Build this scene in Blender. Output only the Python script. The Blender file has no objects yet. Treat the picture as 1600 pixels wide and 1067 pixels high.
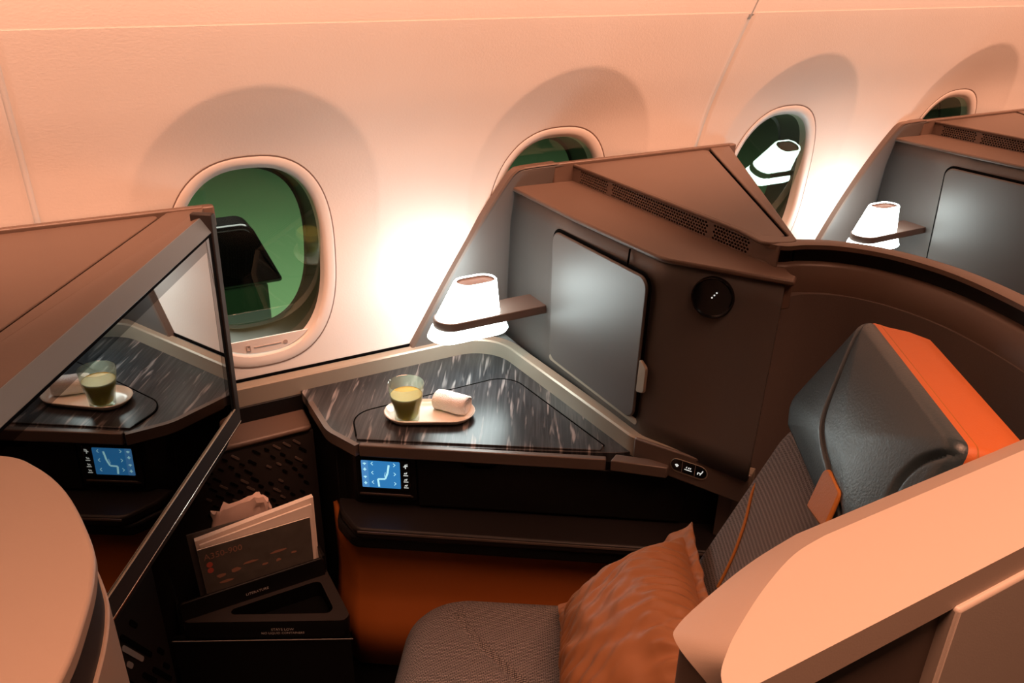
import bpy, bmesh, math, random
from math import sin, cos, pi, radians, sqrt, exp
from mathutils import Vector, Matrix, noise
random.seed(4)
scn = bpy.context.scene
COL = scn.collection

# ------------------------------------------------------------------ camera
cam_d = bpy.data.cameras.new('camera')
cam = bpy.data.objects.new('camera', cam_d)
COL.objects.link(cam)
cam_d.sensor_width = 36.0
cam_d.lens = 1275.0 / 1600.0 * 36.0
cam_d.clip_start = 0.02
RX = Vector((0.87458952, -0.48459342, 0.01619848))
DN = Vector((-0.19641116, -0.38462981, -0.90193268))
FW = Vector((0.44330106, 0.78563931, -0.43157275))
m = Matrix((RX, -DN, -FW)).transposed().to_4x4()
m.translation = Vector((0, 0, 1.42))
cam.matrix_world = m
scn.camera = cam

# ------------------------------------------------------------------ light and exposure
vs = scn.view_settings
vs.view_transform = 'Standard'
vs.look = 'None'
vs.gamma = 1.0
vs.use_curve_mapping = False
vs.exposure = 0.0
wd = bpy.data.worlds.new('cabin_dim')
scn.world = wd
wd.use_nodes = True
wd.node_tree.nodes['Background'].inputs[0].default_value = (0.9, 0.55, 0.38, 1)
wd.node_tree.nodes['Background'].inputs[1].default_value = 0.012

def area(name, loc, target, sx, sy, energy, col, spread=180):
    l = bpy.data.lights.new(name, 'AREA')
    l.shape = 'RECTANGLE'
    l.size, l.size_y = sx, sy
    l.energy = energy
    l.color = col
    l.spread = radians(spread)
    o = bpy.data.objects.new(name, l)
    COL.objects.link(o)
    o.location = loc
    dv = (Vector(target) - Vector(loc)).normalized()
    z = -dv
    x = Vector((1, 0, 0))
    x = (x - z * x.dot(z))
    if x.length < 1e-4:
        x = Vector((0, 1, 0))
    x.normalize()
    y = z.cross(x)
    o.rotation_euler = Matrix((x, y, z)).transposed().to_euler()
    return o

ORANGE = (1.0, 0.46, 0.28)
area('cove_light', (1.4, 0.95, 1.72), (1.4, 1.40, 1.2), 6.0, 0.10, 32, ORANGE, 80)
area('aisle_light', (0.6, 0.04, 2.15), (0.6, 0.20, 0), 5.0, 0.35, 30, ORANGE, 74)
area('apron_light', (3.0, 9.0, 5.0), (3.0, 8.0, 0), 6, 6, 1150, (1, 1, 0.95))  # unseen lamp added to light the green ground outside

# ------------------------------------------------------------------ materials
MATS = {}
def mat(name, col, rough=0.5, metal=0.0, spec=0.5, emit=None, estr=0.0, noise_amt=0.0, noise_scale=60.0, bump=0.0, bump_scale=400.0, coat=0.0):
    m = bpy.data.materials.new(name)
    m.use_nodes = True
    nt = m.node_tree
    b = nt.nodes['Principled BSDF']
    b.inputs['Base Color'].default_value = (*col, 1)
    b.inputs['Roughness'].default_value = rough
    b.inputs['Metallic'].default_value = metal
    b.inputs['Specular IOR Level'].default_value = spec
    b.inputs['Coat Weight'].default_value = coat
    if emit:
        b.inputs['Emission Color'].default_value = (*emit, 1)
        b.inputs['Emission Strength'].default_value = estr
    tc = nt.nodes.new('ShaderNodeTexCoord')
    if noise_amt > 0:
        n = nt.nodes.new('ShaderNodeTexNoise')
        n.inputs['Scale'].default_value = noise_scale
        n.inputs['Detail'].default_value = 4
        nt.links.new(tc.outputs['Object'], n.inputs['Vector'])
        mx = nt.nodes.new('ShaderNodeMix')
        mx.data_type = 'RGBA'
        mx.inputs['A'].default_value = (*[c * (1 - noise_amt) for c in col], 1)
        mx.inputs['B'].default_value = (*[min(1, c * (1 + noise_amt)) for c in col], 1)
        nt.links.new(n.outputs['Fac'], mx.inputs['Factor'])
        nt.links.new(mx.outputs['Result'], b.inputs['Base Color'])
    if bump > 0:
        n = nt.nodes.new('ShaderNodeTexNoise')
        n.inputs['Scale'].default_value = bump_scale
        n.inputs['Detail'].default_value = 3
        nt.links.new(tc.outputs['Object'], n.inputs['Vector'])
        bp = nt.nodes.new('ShaderNodeBump')
        bp.inputs['Strength'].default_value = bump
        bp.inputs['Distance'].default_value = 0.002
        nt.links.new(n.outputs['Fac'], bp.inputs['Height'])
        nt.links.new(bp.outputs['Normal'], b.inputs['Normal'])
    MATS[name] = m
    return m

mat('wall', (0.82, 0.79, 0.75), 0.6, bump=0.12, bump_scale=260, noise_amt=0.03, noise_scale=8)
mat('bezel', (0.78, 0.74, 0.70), 0.4)
mat('shell', (0.122, 0.082, 0.063), 0.42, noise_amt=0.05, noise_scale=300, bump=0.05, bump_scale=900)
mat('shell_satin', (0.088, 0.079, 0.074), 0.45, spec=0.7, noise_amt=0.05, noise_scale=12)
mat('shell_dark', (0.026, 0.021, 0.0195), 0.5, spec=0.3, noise_amt=0.06, noise_scale=200)
mat('black', (0.007, 0.0065, 0.0065), 0.45, spec=0.22)
mat('ledge_shaded', (0.014, 0.0115, 0.011), 0.42, spec=0.25)  # darker base carries the shade of the console overhang
mat('black_gloss', (0.006, 0.006, 0.007), 0.12)
mat('groove', (0.003, 0.003, 0.003), 0.9, spec=0.05)
mat('champagne', (0.36, 0.315, 0.25), 0.36, metal=0.3)
mat('bezel_grey', (0.19, 0.26, 0.31), 0.4, metal=0.5)
mat('bronze', (0.13, 0.10, 0.085), 0.4, metal=0.2)
mat('bright_metal', (0.75, 0.68, 0.6), 0.2, metal=1.0)
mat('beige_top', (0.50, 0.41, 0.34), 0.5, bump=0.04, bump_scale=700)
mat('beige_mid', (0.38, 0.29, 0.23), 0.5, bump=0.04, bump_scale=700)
mat('orange_panel', (0.38, 0.105, 0.018), 0.5, bump=0.08, bump_scale=500)
mat('orange_leather', (0.46, 0.115, 0.026), 0.5, spec=0.3, bump=0.15, bump_scale=350)
mat('tan_leather', (0.34, 0.125, 0.024), 0.5, spec=0.2, bump=0.15, bump_scale=350)
mat('black_leather', (0.020, 0.036, 0.045), 0.38, spec=0.5, bump=0.18, bump_scale=330)
mat('shell_fabric', (0.11, 0.083, 0.072), 0.85, noise_amt=0.12, noise_scale=500, bump=0.2, bump_scale=700)
mat('ceramic', (0.82, 0.77, 0.69), 0.18, coat=0.4)
mat('towel', (0.86, 0.83, 0.81), 0.95, bump=0.9, bump_scale=520)
mat('juice', (0.50, 0.45, 0.055), 0.35)
mat('juice_top', (0.62, 0.55, 0.14), 0.4, noise_amt=0.1, noise_scale=90)
mat('paper', (0.85, 0.74, 0.65), 0.7)
mat('paper_edge', (0.88, 0.80, 0.72), 0.8, noise_amt=0.1, noise_scale=400)
mat('card', (0.085, 0.075, 0.065), 0.35, noise_amt=0.35, noise_scale=45)
mat('card_print', (0.30, 0.15, 0.10), 0.5)
mat('card_red', (0.45, 0.09, 0.06), 0.5)
mat('wrap', (0.70, 0.52, 0.45), 0.22, spec=0.7, noise_amt=0.1, noise_scale=30)
mat('floor', (0.03, 0.026, 0.024), 0.95, bump=0.4, bump_scale=300)
mat('lamp_shade', (0.9, 0.92, 0.9), 0.5, emit=(0.86, 1.0, 0.98), estr=15.5)
mat('lamp_inner', (0.22, 0.15, 0.12), 0.6)
mat('screen_blue', (0.01, 0.02, 0.03), 0.2, emit=(0.028, 0.19, 0.46), estr=1.0)
mat('screen_column', (0.01, 0.02, 0.03), 0.2, emit=(0.07, 0.24, 0.52), estr=1.0)
mat('screen_icon', (0.01, 0.02, 0.03), 0.2, emit=(0.45, 0.85, 0.95), estr=1.0)
mat('icon_white', (0.5, 0.5, 0.5), 0.4, emit=(0.85, 0.9, 0.85), estr=0.7)
mat('label_white', (0.45, 0.42, 0.40), 0.6)
mat('slider_print', (0.42, 0.34, 0.30), 0.6)
mat('tunnel', (0.065, 0.072, 0.05), 0.5)
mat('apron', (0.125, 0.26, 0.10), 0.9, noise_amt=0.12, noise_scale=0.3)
mat('reflection_black', (0.006, 0.007, 0.007), 0.16)  # for the added shape that stands in for a reflection
mat('stand_in_base', (0.07, 0.19, 0.075), 0.8)
mat('ceiling_grey', (0.25, 0.23, 0.21), 0.6)

# tinted dark mirror of the display
mat('display', (0.33, 0.33, 0.32), 0.012, metal=1.0)
mat('display_border', (0.12, 0.12, 0.12), 0.02, metal=1.0)

# window pane: mostly clear, reflecting a little more than bare glass does
def pane_material():
    m = bpy.data.materials.new('pane')
    m.use_nodes = True
    nt = m.node_tree
    nt.nodes.clear()
    out = nt.nodes.new('ShaderNodeOutputMaterial')
    tr = nt.nodes.new('ShaderNodeBsdfTransparent')
    tr.inputs[0].default_value = (0.80, 0.88, 0.80, 1)
    gl = nt.nodes.new('ShaderNodeBsdfGlossy')
    gl.inputs['Roughness'].default_value = 0.01
    gl.inputs['Color'].default_value = (0.85, 1.0, 0.9, 1)
    lw = nt.nodes.new('ShaderNodeLayerWeight')
    pw = nt.nodes.new('ShaderNodeMath'); pw.operation = 'POWER'
    pw.inputs[1].default_value = 4.0
    ma = nt.nodes.new('ShaderNodeMath'); ma.operation = 'MULTIPLY_ADD'
    ma.inputs[1].default_value = 0.85
    ma.inputs[2].default_value = 0.085
    nt.links.new(lw.outputs['Facing'], pw.inputs[0])
    nt.links.new(pw.outputs[0], ma.inputs[0])
    fr = ma
    mx = nt.nodes.new('ShaderNodeMixShader')
    nt.links.new(fr.outputs[0], mx.inputs[0])
    nt.links.new(tr.outputs[0], mx.inputs[1])
    nt.links.new(gl.outputs[0], mx.inputs[2])
    nt.links.new(mx.outputs[0], out.inputs[0])
    MATS['pane'] = m
pane_material()

def glass_material():
    m = bpy.data.materials.new('glass')
    m.use_nodes = True
    nt = m.node_tree
    nt.nodes.clear()
    out = nt.nodes.new('ShaderNodeOutputMaterial')
    tr = nt.nodes.new('ShaderNodeBsdfTransparent')
    tr.inputs[0].default_value = (0.93, 0.96, 0.92, 1)
    gl = nt.nodes.new('ShaderNodeBsdfGlossy')
    gl.inputs['Roughness'].default_value = 0.04
    df = nt.nodes.new('ShaderNodeBsdfTranslucent')
    df.inputs[0].default_value = (0.75, 0.85, 0.7, 1)
    lw = nt.nodes.new('ShaderNodeLayerWeight')
    pw = nt.nodes.new('ShaderNodeMath'); pw.operation = 'POWER'
    pw.inputs[1].default_value = 3.5
    ma = nt.nodes.new('ShaderNodeMath'); ma.operation = 'MULTIPLY_ADD'
    ma.inputs[1].default_value = 0.6
    ma.inputs[2].default_value = 0.03
    nt.links.new(lw.outputs['Facing'], pw.inputs[0])
    nt.links.new(pw.outputs[0], ma.inputs[0])
    fr = ma
    m1 = nt.nodes.new('ShaderNodeMixShader')
    m1.inputs[0].default_value = 0.16
    mx = nt.nodes.new('ShaderNodeMixShader')
    nt.links.new(tr.outputs[0], m1.inputs[1])
    nt.links.new(df.outputs[0], m1.inputs[2])
    nt.links.new(fr.outputs[0], mx.inputs[0])
    nt.links.new(m1.outputs[0], mx.inputs[1])
    nt.links.new(gl.outputs[0], mx.inputs[2])
    nt.links.new(mx.outputs[0], out.inputs[0])
    MATS['glass'] = m
glass_material()

def marble_material():
    m = bpy.data.materials.new('marble')
    m.use_nodes = True
    nt = m.node_tree
    b = nt.nodes['Principled BSDF']
    b.inputs['Roughness'].default_value = 0.30
    b.inputs['Specular IOR Level'].default_value = 0.35
    tc = nt.nodes.new('ShaderNodeTexCoord')
    def streak(rot, sc, lo, hi, detail, dist):
        mp = nt.nodes.new('ShaderNodeMapping')
        m0 = nt.nodes.new('ShaderNodeMapping')
        m0.inputs['Rotation'].default_value = (0, 0, radians(rot))
        mp.inputs['Scale'].default_value = (*sc, 1)
        nt.links.new(tc.outputs['Object'], m0.inputs[0])
        nt.links.new(m0.outputs[0], mp.inputs[0])
        n = nt.nodes.new('ShaderNodeTexNoise')
        n.inputs['Scale'].default_value = 1.0
        n.inputs['Detail'].default_value = detail
        n.inputs['Distortion'].default_value = dist
        r = nt.nodes.new('ShaderNodeValToRGB')
        r.color_ramp.elements[0].position = lo
        r.color_ramp.elements[1].position = hi
        nt.links.new(mp.outputs[0], n.inputs['Vector'])
        nt.links.new(n.outputs['Fac'], r.inputs[0])
        return r
    a = streak(31, (105, 9.0), 0.59, 0.72, 2.0, 0.4)
    c = streak(31, (230, 9), 0.45, 0.85, 4.0, 0.2)
    m1 = nt.nodes.new('ShaderNodeMix'); m1.data_type = 'RGBA'
    m1.inputs['A'].default_value = (0.022, 0.023, 0.026, 1)
    m1.inputs['B'].default_value = (0.072, 0.075, 0.08, 1)
    nt.links.new(c.outputs[0], m1.inputs['Factor'])
    m2 = nt.nodes.new('ShaderNodeMix'); m2.data_type = 'RGBA'
    m2.inputs['B'].default_value = (0.26, 0.235, 0.23, 1)
    nt.links.new(a.outputs[0], m2.inputs['Factor'])
    nt.links.new(m1.outputs['Result'], m2.inputs['A'])
    nt.links.new(m2.outputs['Result'], b.inputs['Base Color'])
    MATS['marble'] = m
marble_material()

def tweed_material():
    m = bpy.data.materials.new('tweed')
    m.use_nodes = True
    nt = m.node_tree
    b = nt.nodes['Principled BSDF']
    b.inputs['Roughness'].default_value = 0.9
    b.inputs['Specular IOR Level'].default_value = 0.2
    tc = nt.nodes.new('ShaderNodeTexCoord')
    w = []
    for rot in ((0, 0, radians(33.6)), (0, radians(90), radians(33.6)), (0, 0, radians(-56.4))):
        mp = nt.nodes.new('ShaderNodeMapping')
        mp.inputs['Rotation'].default_value = rot
        wv = nt.nodes.new('ShaderNodeTexWave')
        wv.inputs['Scale'].default_value = 115.0
        wv.inputs['Distortion'].default_value = 1.2
        wv.inputs['Detail'].default_value = 1
        wv.inputs['Detail Scale'].default_value = 2
        nt.links.new(tc.outputs['Object'], mp.inputs[0])
        nt.links.new(mp.outputs[0], wv.inputs['Vector'])
        w.append(wv)
    mu = nt.nodes.new('ShaderNodeMath'); mu.operation = 'MAXIMUM'
    nt.links.new(w[0].outputs['Fac'], mu.inputs[0])
    nt.links.new(w[1].outputs['Fac'], mu.inputs[1])
    mv = nt.nodes.new('ShaderNodeMath'); mv.operation = 'MULTIPLY'
    nt.links.new(mu.outputs[0], mv.inputs[0])
    nt.links.new(w[2].outputs['Fac'], mv.inputs[1])
    mx = nt.nodes.new('ShaderNodeMix'); mx.data_type = 'RGBA'
    mx.inputs['A'].default_value = (0.03, 0.026, 0.026, 1)
    mx.inputs['B'].default_value = (0.36, 0.31, 0.29, 1)
    nt.links.new(mv.outputs[0], mx.inputs['Factor'])
    nt.links.new(mx.outputs['Result'], b.inputs['Base Color'])
    bp = nt.nodes.new('ShaderNodeBump')
    bp.inputs['Strength'].default_value = 0.35
    bp.inputs['Distance'].default_value = 0.001
    nt.links.new(mv.outputs[0], bp.inputs['Height'])
    nt.links.new(bp.outputs['Normal'], b.inputs['Normal'])
    MATS['tweed'] = m
tweed_material()

def satin_material():
    m = bpy.data.materials.new('satin')
    m.use_nodes = True
    b = m.node_tree.nodes['Principled BSDF']
    b.inputs['Base Color'].default_value = (0.26, 0.108, 0.043, 1)
    b.inputs['Roughness'].default_value = 0.55
    b.inputs['Sheen Weight'].default_value = 0.05
    b.inputs['Specular IOR Level'].default_value = 0.25
    MATS['satin'] = m
satin_material()

# ------------------------------------------------------------------ object helpers
ORG = {}
def thing(name, label, cat, loc=(0, 0, 0), group=None):
    o = bpy.data.objects.new(name, None)
    o.empty_display_size = 0.05
    COL.objects.link(o)
    o.location = loc
    o['label'] = label
    o['category'] = cat
    if group:
        o['group'] = group
    ORG[o] = Vector(loc)
    return o

def structure(name):
    o = bpy.data.objects.new(name, None)
    COL.objects.link(o)
    o['kind'] = 'structure'
    ORG[o] = Vector((0, 0, 0))
    return o

def org(parent):
    return ORG[parent] if parent is not None else Vector((0, 0, 0))

def ob(name, verts, faces, material, parent=None, loc=None, smooth=True, ang=35, bevel=0.0, seg=2, recalc=True, label=None):
    """one mesh object; verts are given in world space"""
    base = org(parent) if parent is not None else Vector(loc or (0, 0, 0))
    me = bpy.data.meshes.new(name)
    me.from_pydata([Vector(v) - base for v in verts], [], faces)
    if recalc:
        bm = bmesh.new(); bm.from_mesh(me)
        bmesh.ops.remove_doubles(bm, verts=bm.verts, dist=1e-6)
        bmesh.ops.recalc_face_normals(bm, faces=bm.faces)
        bm.to_mesh(me); bm.free()
    if smooth:
        for p in me.polygons:
            p.use_smooth = True
        me.set_sharp_from_angle(angle=radians(ang))
    me.materials.append(MATS[material])
    o = bpy.data.objects.new(name, me)
    COL.objects.link(o)
    if parent is not None:
        o.parent = parent
    else:
        o.location = base
    ORG[o] = base
    if bevel > 0:
        b = o.modifiers.new('bevel', 'BEVEL')
        b.width = bevel
        b.segments = seg
        b.limit_method = 'ANGLE'
        b.angle_limit = radians(40)
    if label:
        o['label'] = label
    return o

def tag(o, label, cat, group=None):
    o['label'] = label
    o['category'] = cat
    if group:
        o['group'] = group
    return o

def copy_tree(o, parent=None):
    c = o.copy()
    COL.objects.link(c)
    if parent is not None:
        c.parent = parent
    ORG[c] = org(o).copy()
    for ch in list(o.children):
        copy_tree(ch, c)
    return c

def fillet(pts, radii, seg=6, closed=True):
    n = len(pts)
    if not isinstance(radii, (list, tuple)):
        radii = [radii] * n
    P = [Vector(p) for p in pts]
    out = []
    for i in range(n):
        r = radii[i]
        if r <= 0 or (not closed and i in (0, n - 1)):
            out.append(P[i].copy()); continue
        a = P[i - 1] - P[i]
        b = P[(i + 1) % n] - P[i]
        la, lb = a.length, b.length
        a.normalize(); b.normalize()
        c = max(-1, min(1, a.dot(b)))
        th = math.acos(c)
        if th > pi - 0.02:
            out.append(P[i].copy()); continue
        dd = min(r / math.tan(th / 2), la * 0.49, lb * 0.49)
        rr = dd * math.tan(th / 2)
        bis = (a + b).normalized()
        ctr = P[i] + bis * (rr / sin(th / 2))
        s = P[i] + a * dd - ctr
        e = P[i] + b * dd - ctr
        tot = s.angle(e)
        for k in range(seg + 1):
            t = k / seg
            v = s * (sin((1 - t) * tot) / sin(tot)) + e * (sin(t * tot) / sin(tot)) if tot > 1e-5 else s
            out.append(ctr + v)
    return out

def prism(name, pts, vec, material, parent=None, bevel=0.0, seg=2, loc=None, smooth=True, label=None):
    """polygon of world points pushed along vec"""
    P = [Vector(p) for p in pts]
    v = Vector(vec)
    n = len(P)
    faces = [list(range(n - 1, -1, -1)), list(range(n, 2 * n))]
    for i in range(n):
        j = (i + 1) % n
        faces.append([i, j, n + j, n + i])
    return ob(name, P + [p + v for p in P], faces, material, parent, loc=loc, bevel=bevel, seg=seg, smooth=smooth, label=label)

def flat(pts, z):
    return [(p[0], p[1], z) for p in pts]

def sweep(name, path, profile, material, parent=None, closed_path=False, bevel=0.0, loc=None, ang=35, label=None):
    """profile [(side, up)] carried along a path; side is to the left of the direction of travel"""
    P = [Vector(p) for p in path]
    n = len(P); k = len(profile)
    V = []
    for i in range(n):
        if closed_path:
            d0 = P[i] - P[i - 1]; d1 = P[(i + 1) % n] - P[i]
        else:
            d0 = P[i] - P[max(0, i - 1)]; d1 = P[min(n - 1, i + 1)] - P[i]
            if d0.length < 1e-9: d0 = d1
            if d1.length < 1e-9: d1 = d0
        d0 = Vector((d0.x, d0.y, 0)).normalized(); d1 = Vector((d1.x, d1.y, 0)).normalized()
        t = (d0 + d1).normalized()
        side = Vector((-t.y, t.x, 0))
        sc = 1 / max(0.4, t.dot(d0))
        for a, b in profile:
            V.append(P[i] + side * a * sc + Vector((0, 0, b)))
    F = []
    for i in range(n if closed_path else n - 1):
        i2 = (i + 1) % n
        for j in range(k):
            j2 = (j + 1) % k
            F.append([i * k + j, i * k + j2, i2 * k + j2, i2 * k + j])
    if not closed_path:
        F.append(list(range(k)))
        F.append([(n - 1) * k + j for j in range(k)][::-1])
    return ob(name, V, F, material, parent, loc=loc, bevel=bevel, ang=ang, label=label)

def tube(name, path, r, material, parent=None, n=8, loc=None):
    P = [Vector(p) for p in path]
    V, F = [], []
    up = Vector((0.3, 0.2, 0.9)).normalized()
    for i, p in enumerate(P):
        t = (P[min(i + 1, len(P) - 1)] - P[max(0, i - 1)]).normalized()
        a = t.cross(up).normalized(); b = t.cross(a).normalized()
        for k in range(n):
            q = 2 * pi * k / n
            V.append(p + (a * cos(q) + b * sin(q)) * r)
    for i in range(len(P) - 1):
        for k in range(n):
            k2 = (k + 1) % n
            F.append([i * n + k, i * n + k2, (i + 1) * n + k2, (i + 1) * n + k])
    F.append(list(range(n))); F.append([(len(P) - 1) * n + k for k in range(n)])
    return ob(name, V, F, material, parent, loc=loc, ang=60)

def smoothpath(pts, sub=8):
    P = [Vector(p) for p in pts]
    out = []
    for i in range(len(P) - 1):
        p0 = P[max(0, i - 1)]; p1 = P[i]; p2 = P[i + 1]; p3 = P[min(len(P) - 1, i + 2)]
        for k in range(sub):
            t = k / sub
            out.append(0.5 * ((2 * p1) + (p2 - p0) * t + (2 * p0 - 5 * p1 + 4 * p2 - p3) * t * t + (3 * p1 - p0 - 3 * p2 + p3) * t ** 3))
    out.append(P[-1])
    return out

def lathe(name, prof, material, parent, base, n=40, axis=None, mod=None, loc=None):
    """profile [(r, h)] turned round base; axis = (u, v, n) frame"""
    if axis is None:
        axis = (Vector((1, 0, 0)), Vector((0, 1, 0)), Vector((0, 0, 1)))
    u, v, w = axis
    B = Vector(base)
    V, F = [], []
    for i, (r, h) in enumerate(prof):
        for k in range(n):
            q = 2 * pi * k / n
            rr = r if mod is None else r * mod(i, q)
            V.append(B + u * (rr * cos(q)) + v * (rr * sin(q)) + w * h)
    for i in range(len(prof) - 1):
        for k in range(n):
            k2 = (k + 1) % n
            F.append([i * n + k, i * n + k2, (i + 1) * n + k2, (i + 1) * n + k])
    if prof[0][0] > 1e-6: F.append(list(range(n))[::-1])
    if prof[-1][0] > 1e-6: F.append([(len(prof) - 1) * n + k for k in range(n)])
    return ob(name, V, F, material, parent, ang=40, loc=loc)

def pad(name, outline, r, thick, frame, material, parent, groove=None, bulge=0.0, rings=22, split=None, back=True, ang=50):
    """an upholstered pad: outline in (u, v), rounded rim of radius r, standing on a frame (origin, U, V, N)"""
    O, U, Vv, N = frame
    n = len(outline)
    cx = sum(p[0] for p in outline) / n; cy = sum(p[1] for p in outline) / n
    ext = sum(sqrt((p[0] - cx) ** 2 + (p[1] - cy) ** 2) for p in outline) / n
    loops = []
    if back:
        loops.append([(p[0], p[1], 0.0) for p in outline])
    m_ = 7
    for k in range(m_ + 1):
        f = k / m_ * pi / 2
        s = 1 - r * (1 - cos(f)) / ext
        loops.append([(cx + (p[0] - cx) * s, cy + (p[1] - cy) * s, thick - r + r * sin(f)) for p in outline])
    s0 = 1 - r / ext
    for k in range(1, rings + 1):
        s = s0 * (1 - k / rings)
        h = thick + bulge * (1 - (s / s0) ** 2.2)
        loops.append([(cx + (p[0] - cx) * s, cy + (p[1] - cy) * s, h) for p in outline])
    V = []
    for L in loops:
        for (a, b, h) in L:
            if groove: h -= groove(a, b) * min(1, max(0, h / thick)) ** 4
            V.append(O + U * a + Vv * b + N * h)
    F = []
    key = []
    for i in range(len(loops) - 1):
        for k in range(n):
            k2 = (k + 1) % n
            F.append([i * n + k, i * n + k2, (i + 1) * n + k2, (i + 1) * n + k])
            a = loops[i][k]; b = loops[i + 1][k2]
            key.append(((a[0] + b[0]) / 2, (a[1] + b[1]) / 2))
    if split is None:
        return ob(name, V, F, material, parent, ang=ang)
    res = {}
    for f, kk in zip(F, key):
        res.setdefault(split(*kk), []).append(f)
    out = []
    for nm, fs in res.items():
        used = sorted({i for f in fs for i in f})
        mp = {i: q for q, i in enumerate(used)}
        out.append(ob(nm.split(':')[0], [V[i] for i in used], [[mp[i] for i in f] for f in fs], material, parent, ang=ang))
    return out

def dist_poly(px, py, poly):
    best = 9
    for (ax, ay), (bx, by) in zip(poly, poly[1:]):
        dx, dy = bx - ax, by - ay
        t = max(0, min(1, ((px - ax) * dx + (py - ay) * dy) / (dx * dx + dy * dy + 1e-12)))
        best = min(best, sqrt((px - ax - t * dx) ** 2 + (py - ay - t * dy) ** 2))
    return best

def text(name, body, size, origin, U, V, material, parent, align='LEFT'):
    cu = bpy.data.curves.new(name, 'FONT')
    cu.body = body
    cu.size = size
    cu.align_x = align
    cu.extrude = 0.0001
    cu.resolution_u = 2
    cu.materials.append(MATS[material])
    tmp = bpy.data.objects.new(name, cu)
    COL.objects.link(tmp)
    bpy.context.view_layer.update()
    me = bpy.data.meshes.new_from_object(tmp.evaluated_get(bpy.context.evaluated_depsgraph_get()))
    bpy.data.objects.remove(tmp)
    bpy.data.curves.remove(cu)
    o = bpy.data.objects.new(name, me)
    COL.objects.link(o)
    ORG[o] = org(parent)
    U = Vector(U).normalized(); V = Vector(V).normalized(); N = U.cross(V)
    M = Matrix((U, V, N)).transposed().to_4x4()
    M.translation = Vector(origin) - org(parent)
    o.parent = parent
    o.matrix_local = M
    return o

# seat frame: s runs back along the console, w towards the window
A0 = radians(-33.6)
SD = Vector((cos(A0), sin(A0), 0)); SE = Vector((-sin(A0), cos(A0), 0)); UP = Vector((0, 0, 1))
S0 = Vector((0.375, 1.240, 0))
def L(s, w, z):
    return S0 + SD * s + SE * w + UP * z
PITCH = 1.178

# ------------------------------------------------------------------ the setting: side wall, windows, floor, ceiling
ZS = [0.0, 0.3, 0.5, 0.65, 0.8, 0.95, 1.09, 1.2, 1.3, 1.45, 1.6, 1.8]
YS = [1.47, 1.475, 1.479, 1.48, 1.478, 1.458, 1.42, 1.374, 1.326, 1.247, 1.155, 1.0]
def prof(z):
    i = 0
    while i < len(ZS) - 2 and z > ZS[i + 1]:
        i += 1
    # cubic through the neighbouring stations
    z0, z1 = ZS[i], ZS[i + 1]
    t = (z - z0) / (z1 - z0)
    m0 = (YS[i + 1] - YS[i - 1]) / (ZS[i + 1] - ZS[i - 1]) if i > 0 else (YS[1] - YS[0]) / (ZS[1] - ZS[0])
    m1 = (YS[i + 2] - YS[i]) / (ZS[i + 2] - ZS[i]) if i + 2 < len(ZS) else (YS[-1] - YS[-2]) / (ZS[-1] - ZS[-2])
    h = z1 - z0
    return ((2 * t ** 3 - 3 * t * t + 1) * YS[i] + (t ** 3 - 2 * t * t + t) * h * m0 + (-2 * t ** 3 + 3 * t * t) * YS[i + 1] + (t ** 3 - t * t) * h * m1)
WINX = [0.285, 0.915, 1.565, 2.215]
ALLW = [-0.985, -0.35] + WINX + [2.85, 3.5]
ZC = 0.886
def sstep(a, b, x):
    t = max(0, min(1, (x - a) / (b - a)))
    return t * t * (3 - 2 * t)
def scoop(x, z):
    best = 0
    for wx in ALLW:
        c = wx + 0.018
        if abs(x - c) > 0.225: continue
        dx = abs(x - c) / 0.220
        dz = (z - 0.985) / 0.237
        rho = sqrt(dx * dx + dz * dz) if dz > 0 else dx
        if rho >= 1: continue
        q = 1 - rho
        dep = 0.019 * min(1, q / 0.56)
        dep = dep if q > 0.03 else dep * (0.5 + 0.5 * q / 0.03)
        dep *= sstep(0.70, 1.0, z)
        best = max(best, dep)
    return best
def wy(x, z):
    return prof(z) + scoop(x, z)
def superel(t, a, b, n=2.5):
    c, s = cos(t), sin(t)
    return (a * math.copysign(abs(c) ** (2 / n), c), b * math.copysign(abs(s) ** (2 / n), s))

wall = structure('wall_window_side')
seams = [-1.35, -0.047, 1.291, 2.60, 3.85]
for x0, x1 in zip(seams, seams[1:]):
    g = 0.0045
    xs0, xs1 = x0 + g, x1 - g
    nx = int((xs1 - xs0) / 0.0055)
    zlo, zhi = 0.0, 1.315
    nz = 250
    V, idx = [], {}
    keep = [[True] * (nx + 1) for _ in range(nz + 1)]
    ws = [w for w in WINX if x0 < w < x1]
    for j in range(nz + 1):
        z = zlo + (zhi - zlo) * j / nz
        for i in range(nx + 1):
            x = xs0 + (xs1 - xs0) * i / nx
            for w in ws:
                if (abs(x - w) / 0.137) ** 2.5 + (abs(z - ZC) / 0.196) ** 2.5 < 1:
                    keep[j][i] = False
    for j in range(nz + 1):
        z = zlo + (zhi - zlo) * j / nz
        for i in range(nx + 1):
            if not keep[j][i]: continue
            x = xs0 + (xs1 - xs0) * i / nx
            y = wy(x, z)
            if i in (0, nx): y += 0.004
            idx[(i, j)] = len(V)
            V.append((x, y, z))
    F = []
    for j in range(nz):
        for i in range(nx):
            q = [(i, j), (i + 1, j), (i + 1, j + 1), (i, j + 1)]
            if all(k in idx for k in q):
                F.append([idx[k] for k in q])
    ob('panel', V, F, 'wall', wall, ang=80, recalc=False)
    # the recessed joint behind the seam
    jz = [0.02 + 1.29 * k / 40 for k in range(41)]
    V = []
    for z in jz:
        V += [(x1 - 0.012, prof(z) + 0.007, z), (x1 + 0.012, prof(z) + 0.007, z)]
    F = [[2 * k, 2 * k + 1, 2 * k + 3, 2 * k + 2] for k in range(40)]
    ob('joint', V, F, 'wall', wall, recalc=False)

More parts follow.
